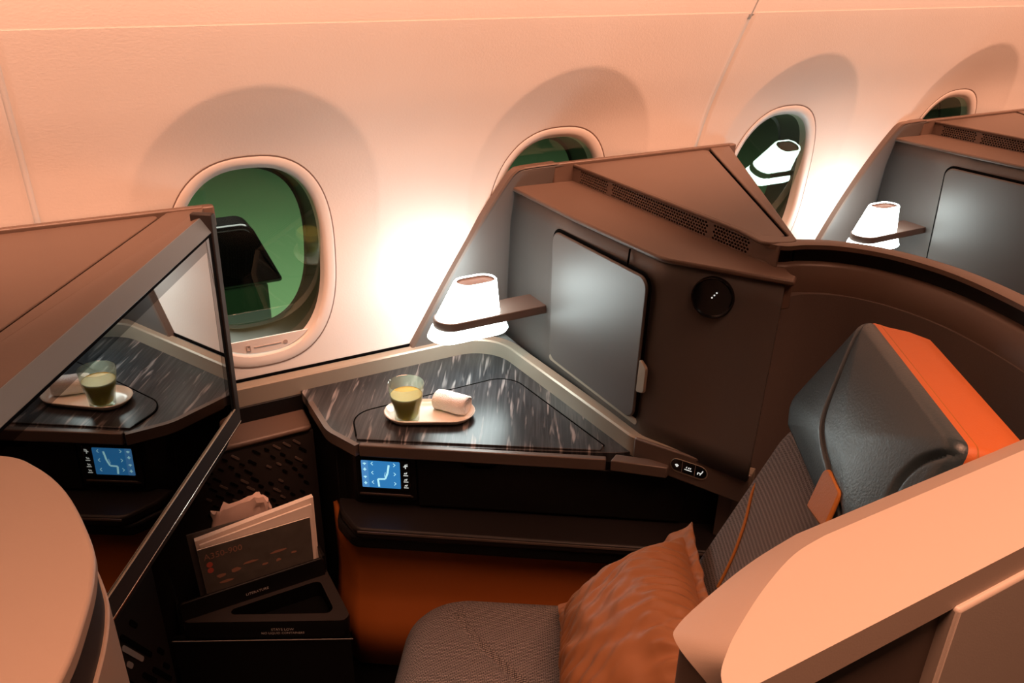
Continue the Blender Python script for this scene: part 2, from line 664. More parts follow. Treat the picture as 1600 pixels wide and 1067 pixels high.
def upper_trim():
    t = structure('trim_1')
    for x0, x1 in zip(seams, seams[1:]):
        V = []
        K = 14
        for xx in (x0 + 0.002, x1 - 0.002):
            for k in range(K + 1):
                z = 1.312 + (1.74 - 1.312) * k / K
                V.append((xx, prof(z) + 0.002 + 0.010 * ((z - 1.312) / 0.43), z))
        F = [[k, k + 1, K + 1 + k + 1, K + 1 + k] for k in range(K)]
        ob('panel', V, F, 'wall', t, recalc=False)
        V = []
        for k in range(K + 1):
            z = 1.305 + (1.74 - 1.305) * k / K
            V += [(x1 - 0.01, prof(z) + 0.006, z), (x1 + 0.01, prof(z) + 0.006, z)]
        ob('joint', V, [[2 * k, 2 * k + 1, 2 * k + 3, 2 * k + 2] for k in range(K)], 'bezel', t, recalc=False)
upper_trim()

def build_window(k, wx):
    w = structure('window_%d' % k)
    n = 72
    rows = [(1.0, 1.0, 0.0, 0), (1.0, 1.0, -0.001, 0), (0.985, 0.99, -0.002, 0), (0.92, 0.942, -0.0015, 0), (0.875, 0.905, 0.0005, 0), (0.860, 0.893, 0.006, 0), (0.848, 0.882, 0.022, 0)]
    V, F = [], []
    for (fa, fb, off, _) in rows:
        for i in range(n):
            a, b = superel(2 * pi * i / n, 0.150 * fa, 0.209 * fb)
            x, z = wx + a, ZC + b
            V.append((x, wy(x, z) + off, z))
    for j in range(len(rows) - 1):
        for i in range(n):
            i2 = (i + 1) % n
            F.append([j * n + i, j * n + i2, (j + 1) * n + i2, (j + 1) * n + i])
    ob('window_frame', V, F, 'bezel', w, ang=50)
    # a hairline gap round the frame
    V, F = [], []
    for fa, off in ((1.0, 0.0005), (1.014, 0.0005)):
        for i in range(n):
            a, b = superel(2 * pi * i / n, 0.150 * fa, 0.209 * fa)
            x, z = wx + a, ZC + b
            V.append((x, wy(x, z) - 0.0008, z))
    F = [[i, (i + 1) % n, n + (i + 1) % n, n + i] for i in range(n)]
    ob('gasket', V, F, 'lamp_inner', w, recalc=False)
    # deep reveal behind the inner pane
    V, F = [], []
    for dep, f in ((-9, 1.0), (0.05, 1.0), (0.085, 0.94), (0.086, 0.90)):
        for i in range(n):
            a, b = superel(2 * pi * i / n, 0.1285 * f, 0.186 * f)
            x, z = wx + a, ZC + b
            V.append((x, wy(x, z) + 0.012 if dep < 0 else wy(x, z) * 0.35 + 0.65 * (1.485 - 0.24 * b) + dep, z))
    for j in range(3):
        for i in range(n):
            i2 = (i + 1) % n
            F.append([j * n + i, j * n + i2, (j + 1) * n + i2, (j + 1) * n + i])
    ob('reveal', V, F, 'tunnel', w)
    # leaning inner pane
    V = []
    for i in range(n):
        a, b = superel(2 * pi * i / n, 0.129, 0.187)
        V.append((wx + a, 1.497 - 0.24 * b, ZC + b))
    ob('pane', V, [list(range(n))], 'pane', w, recalc=False)
    # lower panel of the frame that carries the dimmer slider
    zt = 0.733
    pts = []
    for i in range(n):
        a, b = superel(2 * pi * i / n, 0.1275, 0.184)
        if ZC + b < zt:
            pts.append((wx + a, ZC + b))
    pts.sort(key=lambda p: math.atan2(p[1] - ZC, p[0] - wx))
    hx = 0.1275 * (1 - ((ZC - zt) / 0.184) ** 2.5) ** (1 / 2.5)
    pts = [(wx - hx, zt)] + pts + [(wx + hx, zt)]
    P3 = [(x, prof(z) + 0.006, z) for x, z in pts]
    prism('shade_panel', P3, (0, 0.003, 0), 'bezel', w)
    yb = prof(0.716) + 0.0052
    def strip(nm, x0, z0, x1, z1):
        prism(nm, [(x0, prof(z0) + 0.0045, z0), (x1, prof(z0) + 0.0045, z0), (x1, prof(z1) + 0.0045, z1), (x0, prof(z1) + 0.0045, z1)], (0, 0.002, 0), 'slider_print', w)
    strip('slider_line', wx - 0.022, 0.7155, wx + 0.030, 0.7168)
    lathe('slider_knob', [(0.0, 0.0), (0.0042, 0.0), (0.0042, 0.002)], 'slider_print', w, (wx + 0.039, prof(0.716) + 0.0062, 0.7162), n=14, axis=(Vector((1, 0, 0)), UP, Vector((0, -1, 0))))
    strip('slider_mark', wx - 0.037, 0.711, wx - 0.0355, 0.721)
    strip('slider_mark', wx - 0.0305, 0.711, wx - 0.029, 0.721)
    strip('slider_mark', wx - 0.037, 0.7205, wx - 0.029, 0.722)
    strip('slider_mark', wx - 0.037, 0.710, wx - 0.029, 0.7115)
    return w
for k, wx in enumerate(WINX):
    build_window(k + 1, wx)

# fuselage skin, floor, ceiling
fl = structure('floor')
prism('carpet', flat([(-1.6, -1.6), (4, -1.6), (4, 1.5), (-1.6, 1.5)], -0.02), (0, 0, 0.02), 'floor', fl)
ce = structure('ceiling')
prism('bin_underside', flat([(-1.4, 0.55), (3.9, 0.55), (3.9, 0.98), (-1.4, 0.98)], 1.90), (0, 0, 0.03), 'ceiling_grey', ce)
prism('aisle_ceiling', flat([(-1.4, -1.6), (3.9, -1.6), (3.9, 0.55), (-1.4, 0.55)], 2.25), (0, 0, 0.03), 'ceiling_grey', ce)
prism('bin_face', [(-1.4, 0.55, 1.93), (3.9, 0.55, 1.93), (3.9, 0.60, 2.25), (-1.4, 0.60, 2.25)], (0, -0.02, 0), 'ceiling_grey', ce)

# ------------------------------------------------------------------ outside: green apron, and an added black shape standing in for a reflection
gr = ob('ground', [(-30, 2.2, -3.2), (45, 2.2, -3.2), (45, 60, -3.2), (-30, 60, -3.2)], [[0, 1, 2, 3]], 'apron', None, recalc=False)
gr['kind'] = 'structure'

# ------------------------------------------------------------------ console under the window
con = thing('side_console', 'dark stone-topped console beside the seat, with touch screen and champagne rail', 'console', L(0.2, -0.05, 0))
ZT = 0.62
inner = fillet([(0.335, 1.462), (0.780, 1.462), (0.800, 0.962), (0.764, 0.975), (0.366, 1.214), (0.338, 1.285)], [0.0, 0.085, 0.0, 0.0, 0.0, 0.09], 10)
# split of the top: fixed surround and hinged lid
lid2 = fillet([(0.377, 1.236), (0.395, 1.312), (0.735, 1.312), (0.757, 1.00), (0.755, 0.998)], [0, 0.05, 0.05, 0, 0], 8)
prism('table_top', flat(inner, ZT - 0.022), (0, 0, 0.0205), 'marble', con, bevel=0.001)
lid3 = list(lid2)
# front edge of the lid stands 6 mm proud of the surround
lidp = [(p[0], p[1]) for p in lid3]
lidp[0] = (lidp[0][0] - 0.004, lidp[0][1] - 0.012); lidp[-1] = (lidp[-1][0] - 0.012, lidp[-1][1] - 0.008)
prism('table_lid', flat(lidp, ZT - 0.0195), (0, 0, 0.0215), 'marble', con, bevel=0.001)
sweep('lid_joint', [(p[0], p[1], ZT - 0.0013) for p in lid2[:-1]], [(0.0022, 0), (0.0022, 0.0038), (-0.0004, 0.0038), (-0.0004, 0)], 'groove', con)
fr0 = Vector((0.366, 1.207, 0)); fr1 = Vector((0.746, 0.955, 0))
fd = (fr1 - fr0).normalized(); fn = Vector((fd.y, -fd.x, 0))
# brown front edge of the lid and of the fixed surround
prism('lid_edge', [fr0 + fd * 0.004 + UP * 0.5965, fr1 - fd * 0.012 + UP * 0.5965, fr1 - fd * 0.012 + UP * 0.6205, fr0 + fd * 0.004 + UP * 0.6205], -fn * 0.012, 'bronze', con, bevel=0.002)
band = fillet([(0.335, 1.40), (0.334, 1.283), (0.3635, 1.2085)], [0, 0.09, 0], 10, closed=False)
sweep('edge_band', [(p[0], p[1], 0.5965) for p in band], [(0.0, 0), (0.010, 0), (0.010, 0.0225), (0.0, 0.0225)], 'bronze', con)
e0 = Vector((0.742, 0.957, 0)); e1 = Vector((0.815, 0.892, 0))
prism('edge_band', [e0 + UP * 0.598, e1 + UP * 0.598, e1 + UP * 0.62, e0 + UP * 0.62], (0.02, 0.012, 0), 'bronze', con, bevel=0.002)
# rail: raised lip along the wall, round the corner and along the cabinet
railp = fillet([(0.05, 1.452, 0.612), (0.765, 1.452, 0.612), (0.7895, 0.965, 0.612), (0.892, 0.775, 0.612)], [0, 0.085, 0.05, 0], 12, closed=False)
rprof = [(0.0, 0.0), (0.0, 0.037), (0.0025, 0.0405), (0.004, 0.0408), (0.020, 0.0420), (0.022, 0.040), (0.022, 0.0)]
sweep('rail', railp, rprof, 'champagne', con, ang=28)
prism('rail_gap', [(0.05, 1.4765, 0.652), (0.585, 1.4765, 0.652), (0.585, 1.4765, 0.6575), (0.05, 1.4765, 0.6575)], (0, 0.006, 0), 'groove', con)  # black strip painting in the shade of the gap beside the wall
# lower skirt of the rail under the wall part and at the seat end
sweep('rail_skirt', fillet([(0.05, 1.458, 0.0), (0.33, 1.458, 0.0)], 0, 2, closed=False), [(0, 0.545), (0, 0.612), (0.02, 0.612), (0.02, 0.545)], 'shell_dark', con)
# seat end of the rail drops lower and carries the buttons
rd = (Vector((0.892, 0.775, 0)) - Vector((0.7895, 0.965, 0))).normalized(); rn = Vector((rd.y, -rd.x, 0))
ra = Vector((0.792, 0.958, 0)); rb = Vector((0.892, 0.775, 0))
if rn.y > 0: rn = -rn
prism('rail_end', [ra + UP * 0.600, rb + UP * 0.592, rb + UP * 0.652, ra + UP * 0.652], -rn * 0.02, 'bronze', con, bevel=0.003).location += rn * 0.0022
bc = ra.lerp(rb, 0.50) + UP * 0.628 + rn * 0.0022
def pill(c, U, V, hl, hw, n=10):
    P = []
    for k in range(n + 1):
        q = -pi / 2 + pi * k / n
        P.append(c + U * (hl - hw + hw * cos(q)) + V * (hw * sin(q)))
    for k in range(n + 1):
        q = pi / 2 + pi * k / n
        P.append(c + U * (-hl + hw + hw * cos(q)) + V * (hw * sin(q)))
    return P
bu = (rd + UP * 0.0).normalized()
prism('button_surround', pill(bc - UP * 0.0015, bu, UP, 0.0335, 0.0135), rn * 0.0015, 'champagne', con, bevel=0.0007)
bp_ = prism('button_pad', pill(bc, bu, UP, 0.032, 0.0115), rn * 0.0024, 'black_gloss', con, bevel=0.0006)
def strokes(name, segs, c, U, V, N, wdt, material, parent, dep=0.0003):
    """line drawing printed on a face: quads along segments"""
    Vv, F = [], []
    for (a, b, c2, d2) in segs:
        p = c + U * a + V * b; q = c + U * c2 + V * d2
        t = (q - p)
        if t.length < 1e-9: continue
        t.normalize()
        s = N.cross(t) * wdt * 0.5
        k = len(Vv)
        Vv += [p - s, q - s, q + s, p + s]
        F.append([k, k + 1, k + 2, k + 3])
    Vv = [v + N * dep for v in Vv]
    return ob(name, Vv, F, material, parent, recalc=False, smooth=False)
bf = bc + rn * 0.0026
strokes('icon', [(-0.024, 0.001, -0.021, -0.003), (-0.021, -0.003, -0.018, 0.001), (-0.0225, 0.002, -0.021, 0.000), (-0.021, 0.0, -0.0195, 0.002)], bf, bu, UP, rn, 0.0018, 'icon_white', con)
strokes('icon', [(-0.007, -0.003, 0.006, -0.003), (-0.004, 0.0, -0.003, 0.003), (0.0, 0.0, 0.001, 0.003), (0.003, 0.0, 0.004, 0.003)], bf, bu, UP, rn, 0.0016, 'icon_white', con)
strokes('icon', [(0.017, -0.001, 0.023, -0.001), (0.023, -0.001, 0.0255, 0.005), (0.017, -0.001, 0.0165, -0.005), (0.022, -0.001, 0.021, -0.005)], bf, bu, UP, rn, 0.0016, 'icon_white', con)
for k in (-1, 1):
    strokes('button_joint', [(0.0115 * k, -0.011, 0.0115 * k, 0.011)], bf, bu, UP, rn, 0.0006, 'slider_print', con)

# body of the console
body = fillet([L(-0.012, 0.10, 0), L(-0.012, -0.0, 0), L(0.66, 0.0, 0), L(0.66, 0.10, 0)], [0.0, 0.03, 0.0, 0.0], 8)
prism('body', [Vector((p.x, p.y, 0.10)) for p in [Vector((0.345, 1.445, 0)), Vector((0.350, 1.29, 0))] + fillet([L(-0.035, 0.03, 0), L(-0.004, -0.004, 0), L(0.74, -0.004, 0)], [0, 0.02, 0], 6, closed=False) + [Vector((1.0, 0.86, 0)), Vector((0.86, 0.96, 0)), Vector((0.80, 1.44, 0))]], (0, 0, 0.497), 'black', con, bevel=0.002)
# front cover with a finger notch
def console_front():
    zt_, zb_ = 0.588, 0.482
    w_ = -0.012
    top = []
    pts = [(0.115, zt_), (0.150, zt_ - 0.004), (0.195, zt_ - 0.004), (0.203, zt_ - 0.014), (0.212, zt_ - 0.017), (0.244, zt_ - 0.017), (0.253, zt_ - 0.014), (0.262, zt_ - 0.004), (0.60, zt_ - 0.004), (0.60, zb_), (0.115, zb_)]
    prism('front_cover', [L(s, w_, z) for s, z in pts], SE * 0.012, 'black', con, bevel=0.0015)
console_front()
prism('screen_bezel', fillet([L(0.0, -0.012, 0.492), L(0.112, -0.012, 0.492), L(0.112, -0.012, 0.588), L(0.0, -0.012, 0.588)], 0.006, 4), SE * 0.012, 'black', con, bevel=0.001)
ts = prism('touch_screen', fillet([L(0.009, -0.0145, 0.515), L(0.102, -0.0145, 0.515), L(0.102, -0.0145, 0.580), L(0.009, -0.0145, 0.580)], 0.003, 3), SE * 0.003, 'black_gloss', con)
NF = -SE
def scr(s, z): return L(s, -0.0148, z)
def sq(name, s0, s1, z0, z1, material, dep=0.0001, r=0.002):
    P = fillet([scr(s0, z0), scr(s1, z0), scr(s1, z1), scr(s0, z1)], r, 3)
    return ob(name, [p + NF * dep for p in P], [list(range(len(P)))], material, ts, recalc=False, smooth=False)
sq('display_area', 0.0115, 0.0835, 0.5185, 0.5775, 'screen_blue')
sq('display_column', 0.0115, 0.0245, 0.5185, 0.5775, 'screen_column', 0.0003)
sc0 = scr(0.0, 0.548)
def ic(segs, wdt, material='screen_icon', name='icon'):
    return strokes(name, segs, sc0, SD, UP, NF, wdt, material, ts, 0.0006)
for zz in (0.020, 0.0, -0.021):
    ic([(0.0335, zz, 0.030, zz + 0.0035), (0.030, zz + 0.0035, 0.0335, zz + 0.007)], 0.0013, name='chevron')
    ic([(0.0715, zz - 0.001, 0.075, zz + 0.0025), (0.075, zz + 0.0025, 0.0715, zz + 0.006)], 0.0013, name='chevron')
ic([(0.043, -0.027, 0.0415, -0.010), (0.0415, -0.010, 0.055, -0.009), (0.055, -0.009, 0.060, 0.004), (0.060, 0.004, 0.063, 0.022)], 0.0036, name='seat_icon')
ic([(0.0535, -0.004, 0.056, 0.006)], 0.0008, name='seat_icon')
for k, zz in enumerate((0.023, 0.010, -0.006, -0.020)):
    ic([(0.015, zz, 0.021, zz), (0.018, zz - 0.003, 0.018, zz + 0.003 * (k % 2 + 1) * 0.6)], 0.0022, 'screen_icon', 'column_icon')
for k, zz in enumerate((0.020, 0.004, -0.010, -0.023)):
    ic([(0.0895, zz - 0.003, 0.098, zz - 0.003), (0.091, zz, 0.093, zz + 0.003), (0.094, zz, 0.096, zz + 0.004)] if k != 0 else [(0.090, zz, 0.098, zz + 0.002), (0.094, zz - 0.004, 0.093, zz + 0.004), (0.093, zz + 0.004, 0.098, zz + 0.005)], 0.0017, 'icon_white', 'side_icon')
prism('screen_lip', [L(0.004, -0.012, 0.4975), L(0.106, -0.012, 0.4975), L(0.102, -0.020, 0.506), L(0.008, -0.020, 0.506)], UP * 0.004, 'bronze', con, bevel=0.001)
# armrest ledge
led = fillet([L(-0.045, 0.01, 0), L(-0.030, -0.03, 0), L(0.012, -0.083, 0), L(0.70, -0.083, 0), L(0.72, 0.01, 0)], [0, 0.02, 0.03, 0.0, 0], 8)
prism('armrest_ledge', [Vector((p.x, p.y, 0.452)) for p in led], UP * 0.022, 'ledge_shaded', con, bevel=0.006, seg=3)
led2 = fillet([L(-0.045, 0.01, 0), L(-0.038, -0.03, 0), L(0.004, -0.077, 0), L(0.70, -0.077, 0), L(0.72, 0.01, 0)], [0, 0.02, 0.03, 0.0, 0], 8)
prism('armrest_underside', [Vector((p.x, p.y, 0.425)) for p in led2], UP * 0.027, 'black', con, bevel=0.006, seg=3)
sweep('ledge_trim', [L(0.016, -0.0835, 0.467), L(0.69, -0.0835, 0.467)], [(0, 0), (0, 0.004), (-0.0016, 0.004), (-0.0016, 0)], 'bronze', con)
# orange leather side panel with a flared foot
def side_panel():
    prof_ = [(0.44, -0.035), (0.36, -0.035), (0.30, -0.037), (0.27, -0.046), (0.24, -0.060), (0.215, -0.064), (0.13, -0.066)]
    V, F = [], []
    sx = [-0.062, -0.045, -0.03, -0.018, -0.008, 0.0, 0.05, 0.2, 0.4, 0.66]
    for (z, w) in prof_:
        for s in sx:
            t = max(0, (0.0 - s) / 0.062)
            V.append(L(s, w + 0.075 * t ** 1.4 + 0.0, z))
    n = len(sx)
    for j in range(len(prof_) - 1):
        for i in range(n - 1):
            F.append([j * n + i, j * n + i + 1, (j + 1) * n + i + 1, (j + 1) * n + i])
    o = ob('side_panel', V, F, 'orange_panel', con, ang=70, label='orange leather lower side panel')
    s = o.modifiers.new('thick', 'SOLIDIFY'); s.thickness = 0.008; s.offset = 0
side_panel()
prism('plinth', [L(-0.05, -0.05, 0.0), L(0.66, -0.05, 0.0), L(0.66, 0.1, 0.0), L(-0.05, 0.1, 0.0)], UP * 0.13, 'black', con)

# ------------------------------------------------------------------ foot side: perforated panel, ledge, literature pocket, tray
fs = thing('foot_side_unit', 'dark perforated foot-well unit between display and console, with pocket and triangular tray', 'storage unit', (0.18, 1.30, 0))
prism('ledge', fillet([(0.05, 1.378, 0.566), (0.333, 1.378, 0.566), (0.338, 1.465, 0.566), (0.05, 1.465, 0.566)], [0.0, 0.012, 0, 0], 4), UP * 0.012, 'shell', fs, bevel=0.005, seg=3)
prism('ledge_back', [(0.05, 1.448, 0.575), (0.338, 1.448, 0.575), (0.338, 1.448, 0.612), (0.05, 1.448, 0.612)], (0, 0.012, 0), 'black', fs, bevel=0.002)
prism('perforated_panel', [(-0.10, 1.382, 0.02), (0.335, 1.382, 0.02), (0.335, 1.382, 0.566), (-0.10, 1.382, 0.566)], (0, 0.02, 0), 'shell_dark', fs, bevel=0.002)
# slots: short slanted lozenges, sharing two meshes
smesh = {}
su = Vector((0.72, 0, -0.69)).normalized(); sv = Vector((0.69, 0, 0.72)).normalized()
rs = random.Random(11)
def slot(c, U, V, N, hl, hw, parent, material, key):
    base = org(parent)
    if key not in smesh:
        P = pill(Vector((0, 0, 0)), U, V, hl, hw, 4)
        o = prism('slot', P, N * 0.0012, material, parent, smooth=False, loc=(0, 0, 0))
        # re-centre on its own origin
        for v in o.data.vertices: v.co = v.co + base
        smesh[key] = o.data
    else:
        o = bpy.data.objects.new('slot', smesh[key])
        COL.objects.link(o)
        o.parent = parent
        ORG[o] = base
    o.location = Vector(c) - base
    return o
for r in range(9):
    for c in range(11):
        x = 0.125 + 0.0195 * c + (0.0098 if r % 2 else 0)
        z = 0.548 - 0.0195 * r
        if x > 0.318 or rs.random() < 0.10: continue
        lit = rs.random() < 0.22  # paler slots: light showing from behind put into the colour
        long_ = rs.random() < 0.5
        slot((x, 1.3815, z), su, sv, Vector((0, -1, 0)), 0.0095 if long_ else 0.0062, 0.0022, fs, 'bronze' if lit else 'groove', (lit, long_, 'a'))
# pocket for reading matter
pk = prism('pocket_front', fillet([(0.032, 1.238, 0.330), (0.294, 1.238, 0.330), (0.294, 1.238, 0.376), (0.032, 1.238, 0.374)], [0, 0, 0.008, 0.008], 4), (0, -0.006, 0), 'black', fs, bevel=0.002)
prism('pocket_side', [(0.030, 1.238, 0.330), (0.034, 1.238, 0.330), (0.034, 1.238, 0.372), (0.030, 1.238, 0.372)], (0, 0.10, 0.0), 'black', fs)
prism('pocket_side', [(0.292, 1.238, 0.330), (0.297, 1.238, 0.330), (0.297, 1.238, 0.376), (0.292, 1.238, 0.376)], (0, 0.12, 0.0), 'black', fs)
prism('pocket_floor', flat([(0.03, 1.235), (0.296, 1.235), (0.296, 1.382), (0.03, 1.382)], 0.245), UP * 0.01, 'black', fs)
text('lettering', 'LITERATURE', 0.0075, (0.166, 1.2318, 0.346), (1, 0, 0), (0, 0, 1), 'label_white', pk, 'CENTER')
# tray
tri = [Vector((0.006, 1.243)), Vector((0.300, 1.094)), Vector((0.299, 1.250))]
trif = fillet([Vector((p.x, p.y, 0)) for p in tri], [0.010, 0.014, 0.004], 5)
cen = (tri[0] + tri[1] + tri[2]) / 3
def tri_ring():
    inn = fillet([Vector((0.088, 1.222, 0)), Vector((0.279, 1.125, 0)), Vector((0.279, 1.222, 0))], [0.008, 0.012, 0.012], 5)
    n = len(trif)
    V = [Vector((p.x, p.y, 0.335)) for p in trif] + [Vector((p.x, p.y, 0.335)) for p in inn] + [Vector((p.x, p.y, 0.300)) for p in inn]
    F = []
    for i in range(n):
        j = (i + 1) % n
        F.append([i, j, n + j, n + i])
    ob('tray_well', V[n:], [[i, (i + 1) % n, n + (i + 1) % n, n + i] for i in range(n)] + [[n + i for i in range(n)]], 'groove', fs)
    V = V[:2 * n]
    ob('tray_rim', V, F, 'shell_dark', fs, ang=30)
tri_ring()
V = []
for z, f in ((0.334, 1.0), (0.329, 1.012), (0.297, 1.012), (0.295, 1.0)):
    for p in trif:
        V.append(Vector((cen.x + (p.x - cen.x) * f, cen.y + (p.y - cen.y) * f, z)))
n_ = len(trif)
tk = ob('tray_skirt', V, [[j * n_ + i, j * n_ + (i + 1) % n_, (j + 1) * n_ + (i + 1) % n_, (j + 1) * n_ + i] for j in range(3) for i in range(n_)], 'black', fs)
td = Vector((0.294, -0.149, 0)).normalized(); tn = Vector((td.y, -td.x, 0))
if tn.y > 0: tn = -tn
tcent = Vector((0.006, 1.243, 0)).lerp(Vector((0.300, 1.094, 0)), 0.62)
text('lettering', 'STAYS LOW', 0.0075, tcent + tn * 0.0036 + UP * 0.3165, td, UP, 'label_white', tk, 'CENTER')
text('lettering', 'NO LIQUID CONTAINERS', 0.0066, tcent + tn * 0.0036 + UP * 0.3085, td, UP, 'label_white', tk, 'CENTER')
sweep('tray_line', [(0.010, 1.2365, 0.2945), (0.297, 1.091, 0.2945)], [(0.0, 0), (0.0, 0.001), (-0.0008, 0.001), (-0.0008, 0)], 'label_white', fs)
prism('tray_body', [(0.012, 1.245, 0.0), (0.296, 1.102, 0.0), (0.296, 1.255, 0.0)], UP * 0.295, 'black', fs)
hv = Vector((-0.515, -0.857, 0)).normalized()
hn = Vector((0.857, -0.515, 0)).normalized()
q0 = Vector((0.004, 1.246, 0))
prism('foot_panel', [q0, q0 + hv * 0.55, q0 + hv * 0.55 + UP * 0.50, q0 + UP * 0.50], -hn * 0.02, 'shell_dark', fs, bevel=0.002)
fu = (hv * 0.52 + UP * 0.854).normalized(); fv = hn.cross(fu).normalized()
for (a, z, hl, lit) in ((0.093, 0.374, 0.066, 0), (0.030, 0.297, 0.016, 0), (0.024, 0.255, 0.016, 0), (0.041, 0.253, 0.046, 0), (0.107, 0.372, 0.044, 1), (0.122, 0.363, 0.012, 1), (0.079, 0.286, 0.032, 0), (0.088, 0.418, 0.016, 0),
                        (0.060, 0.205, 0.046, 0), (0.030, 0.195, 0.016, 0), (0.100, 0.235, 0.044, 0), (0.130, 0.300, 0.046, 0), (0.150, 0.36, 0.046, 0)):
    slot(q0 + hv * a + UP * z + hn * 0.0001, fu, fv, hn, hl, 0.0045, fs, 'label_white' if lit else 'groove', (lit, hl, 'b'))  # paler colour stands for light coming through the slot

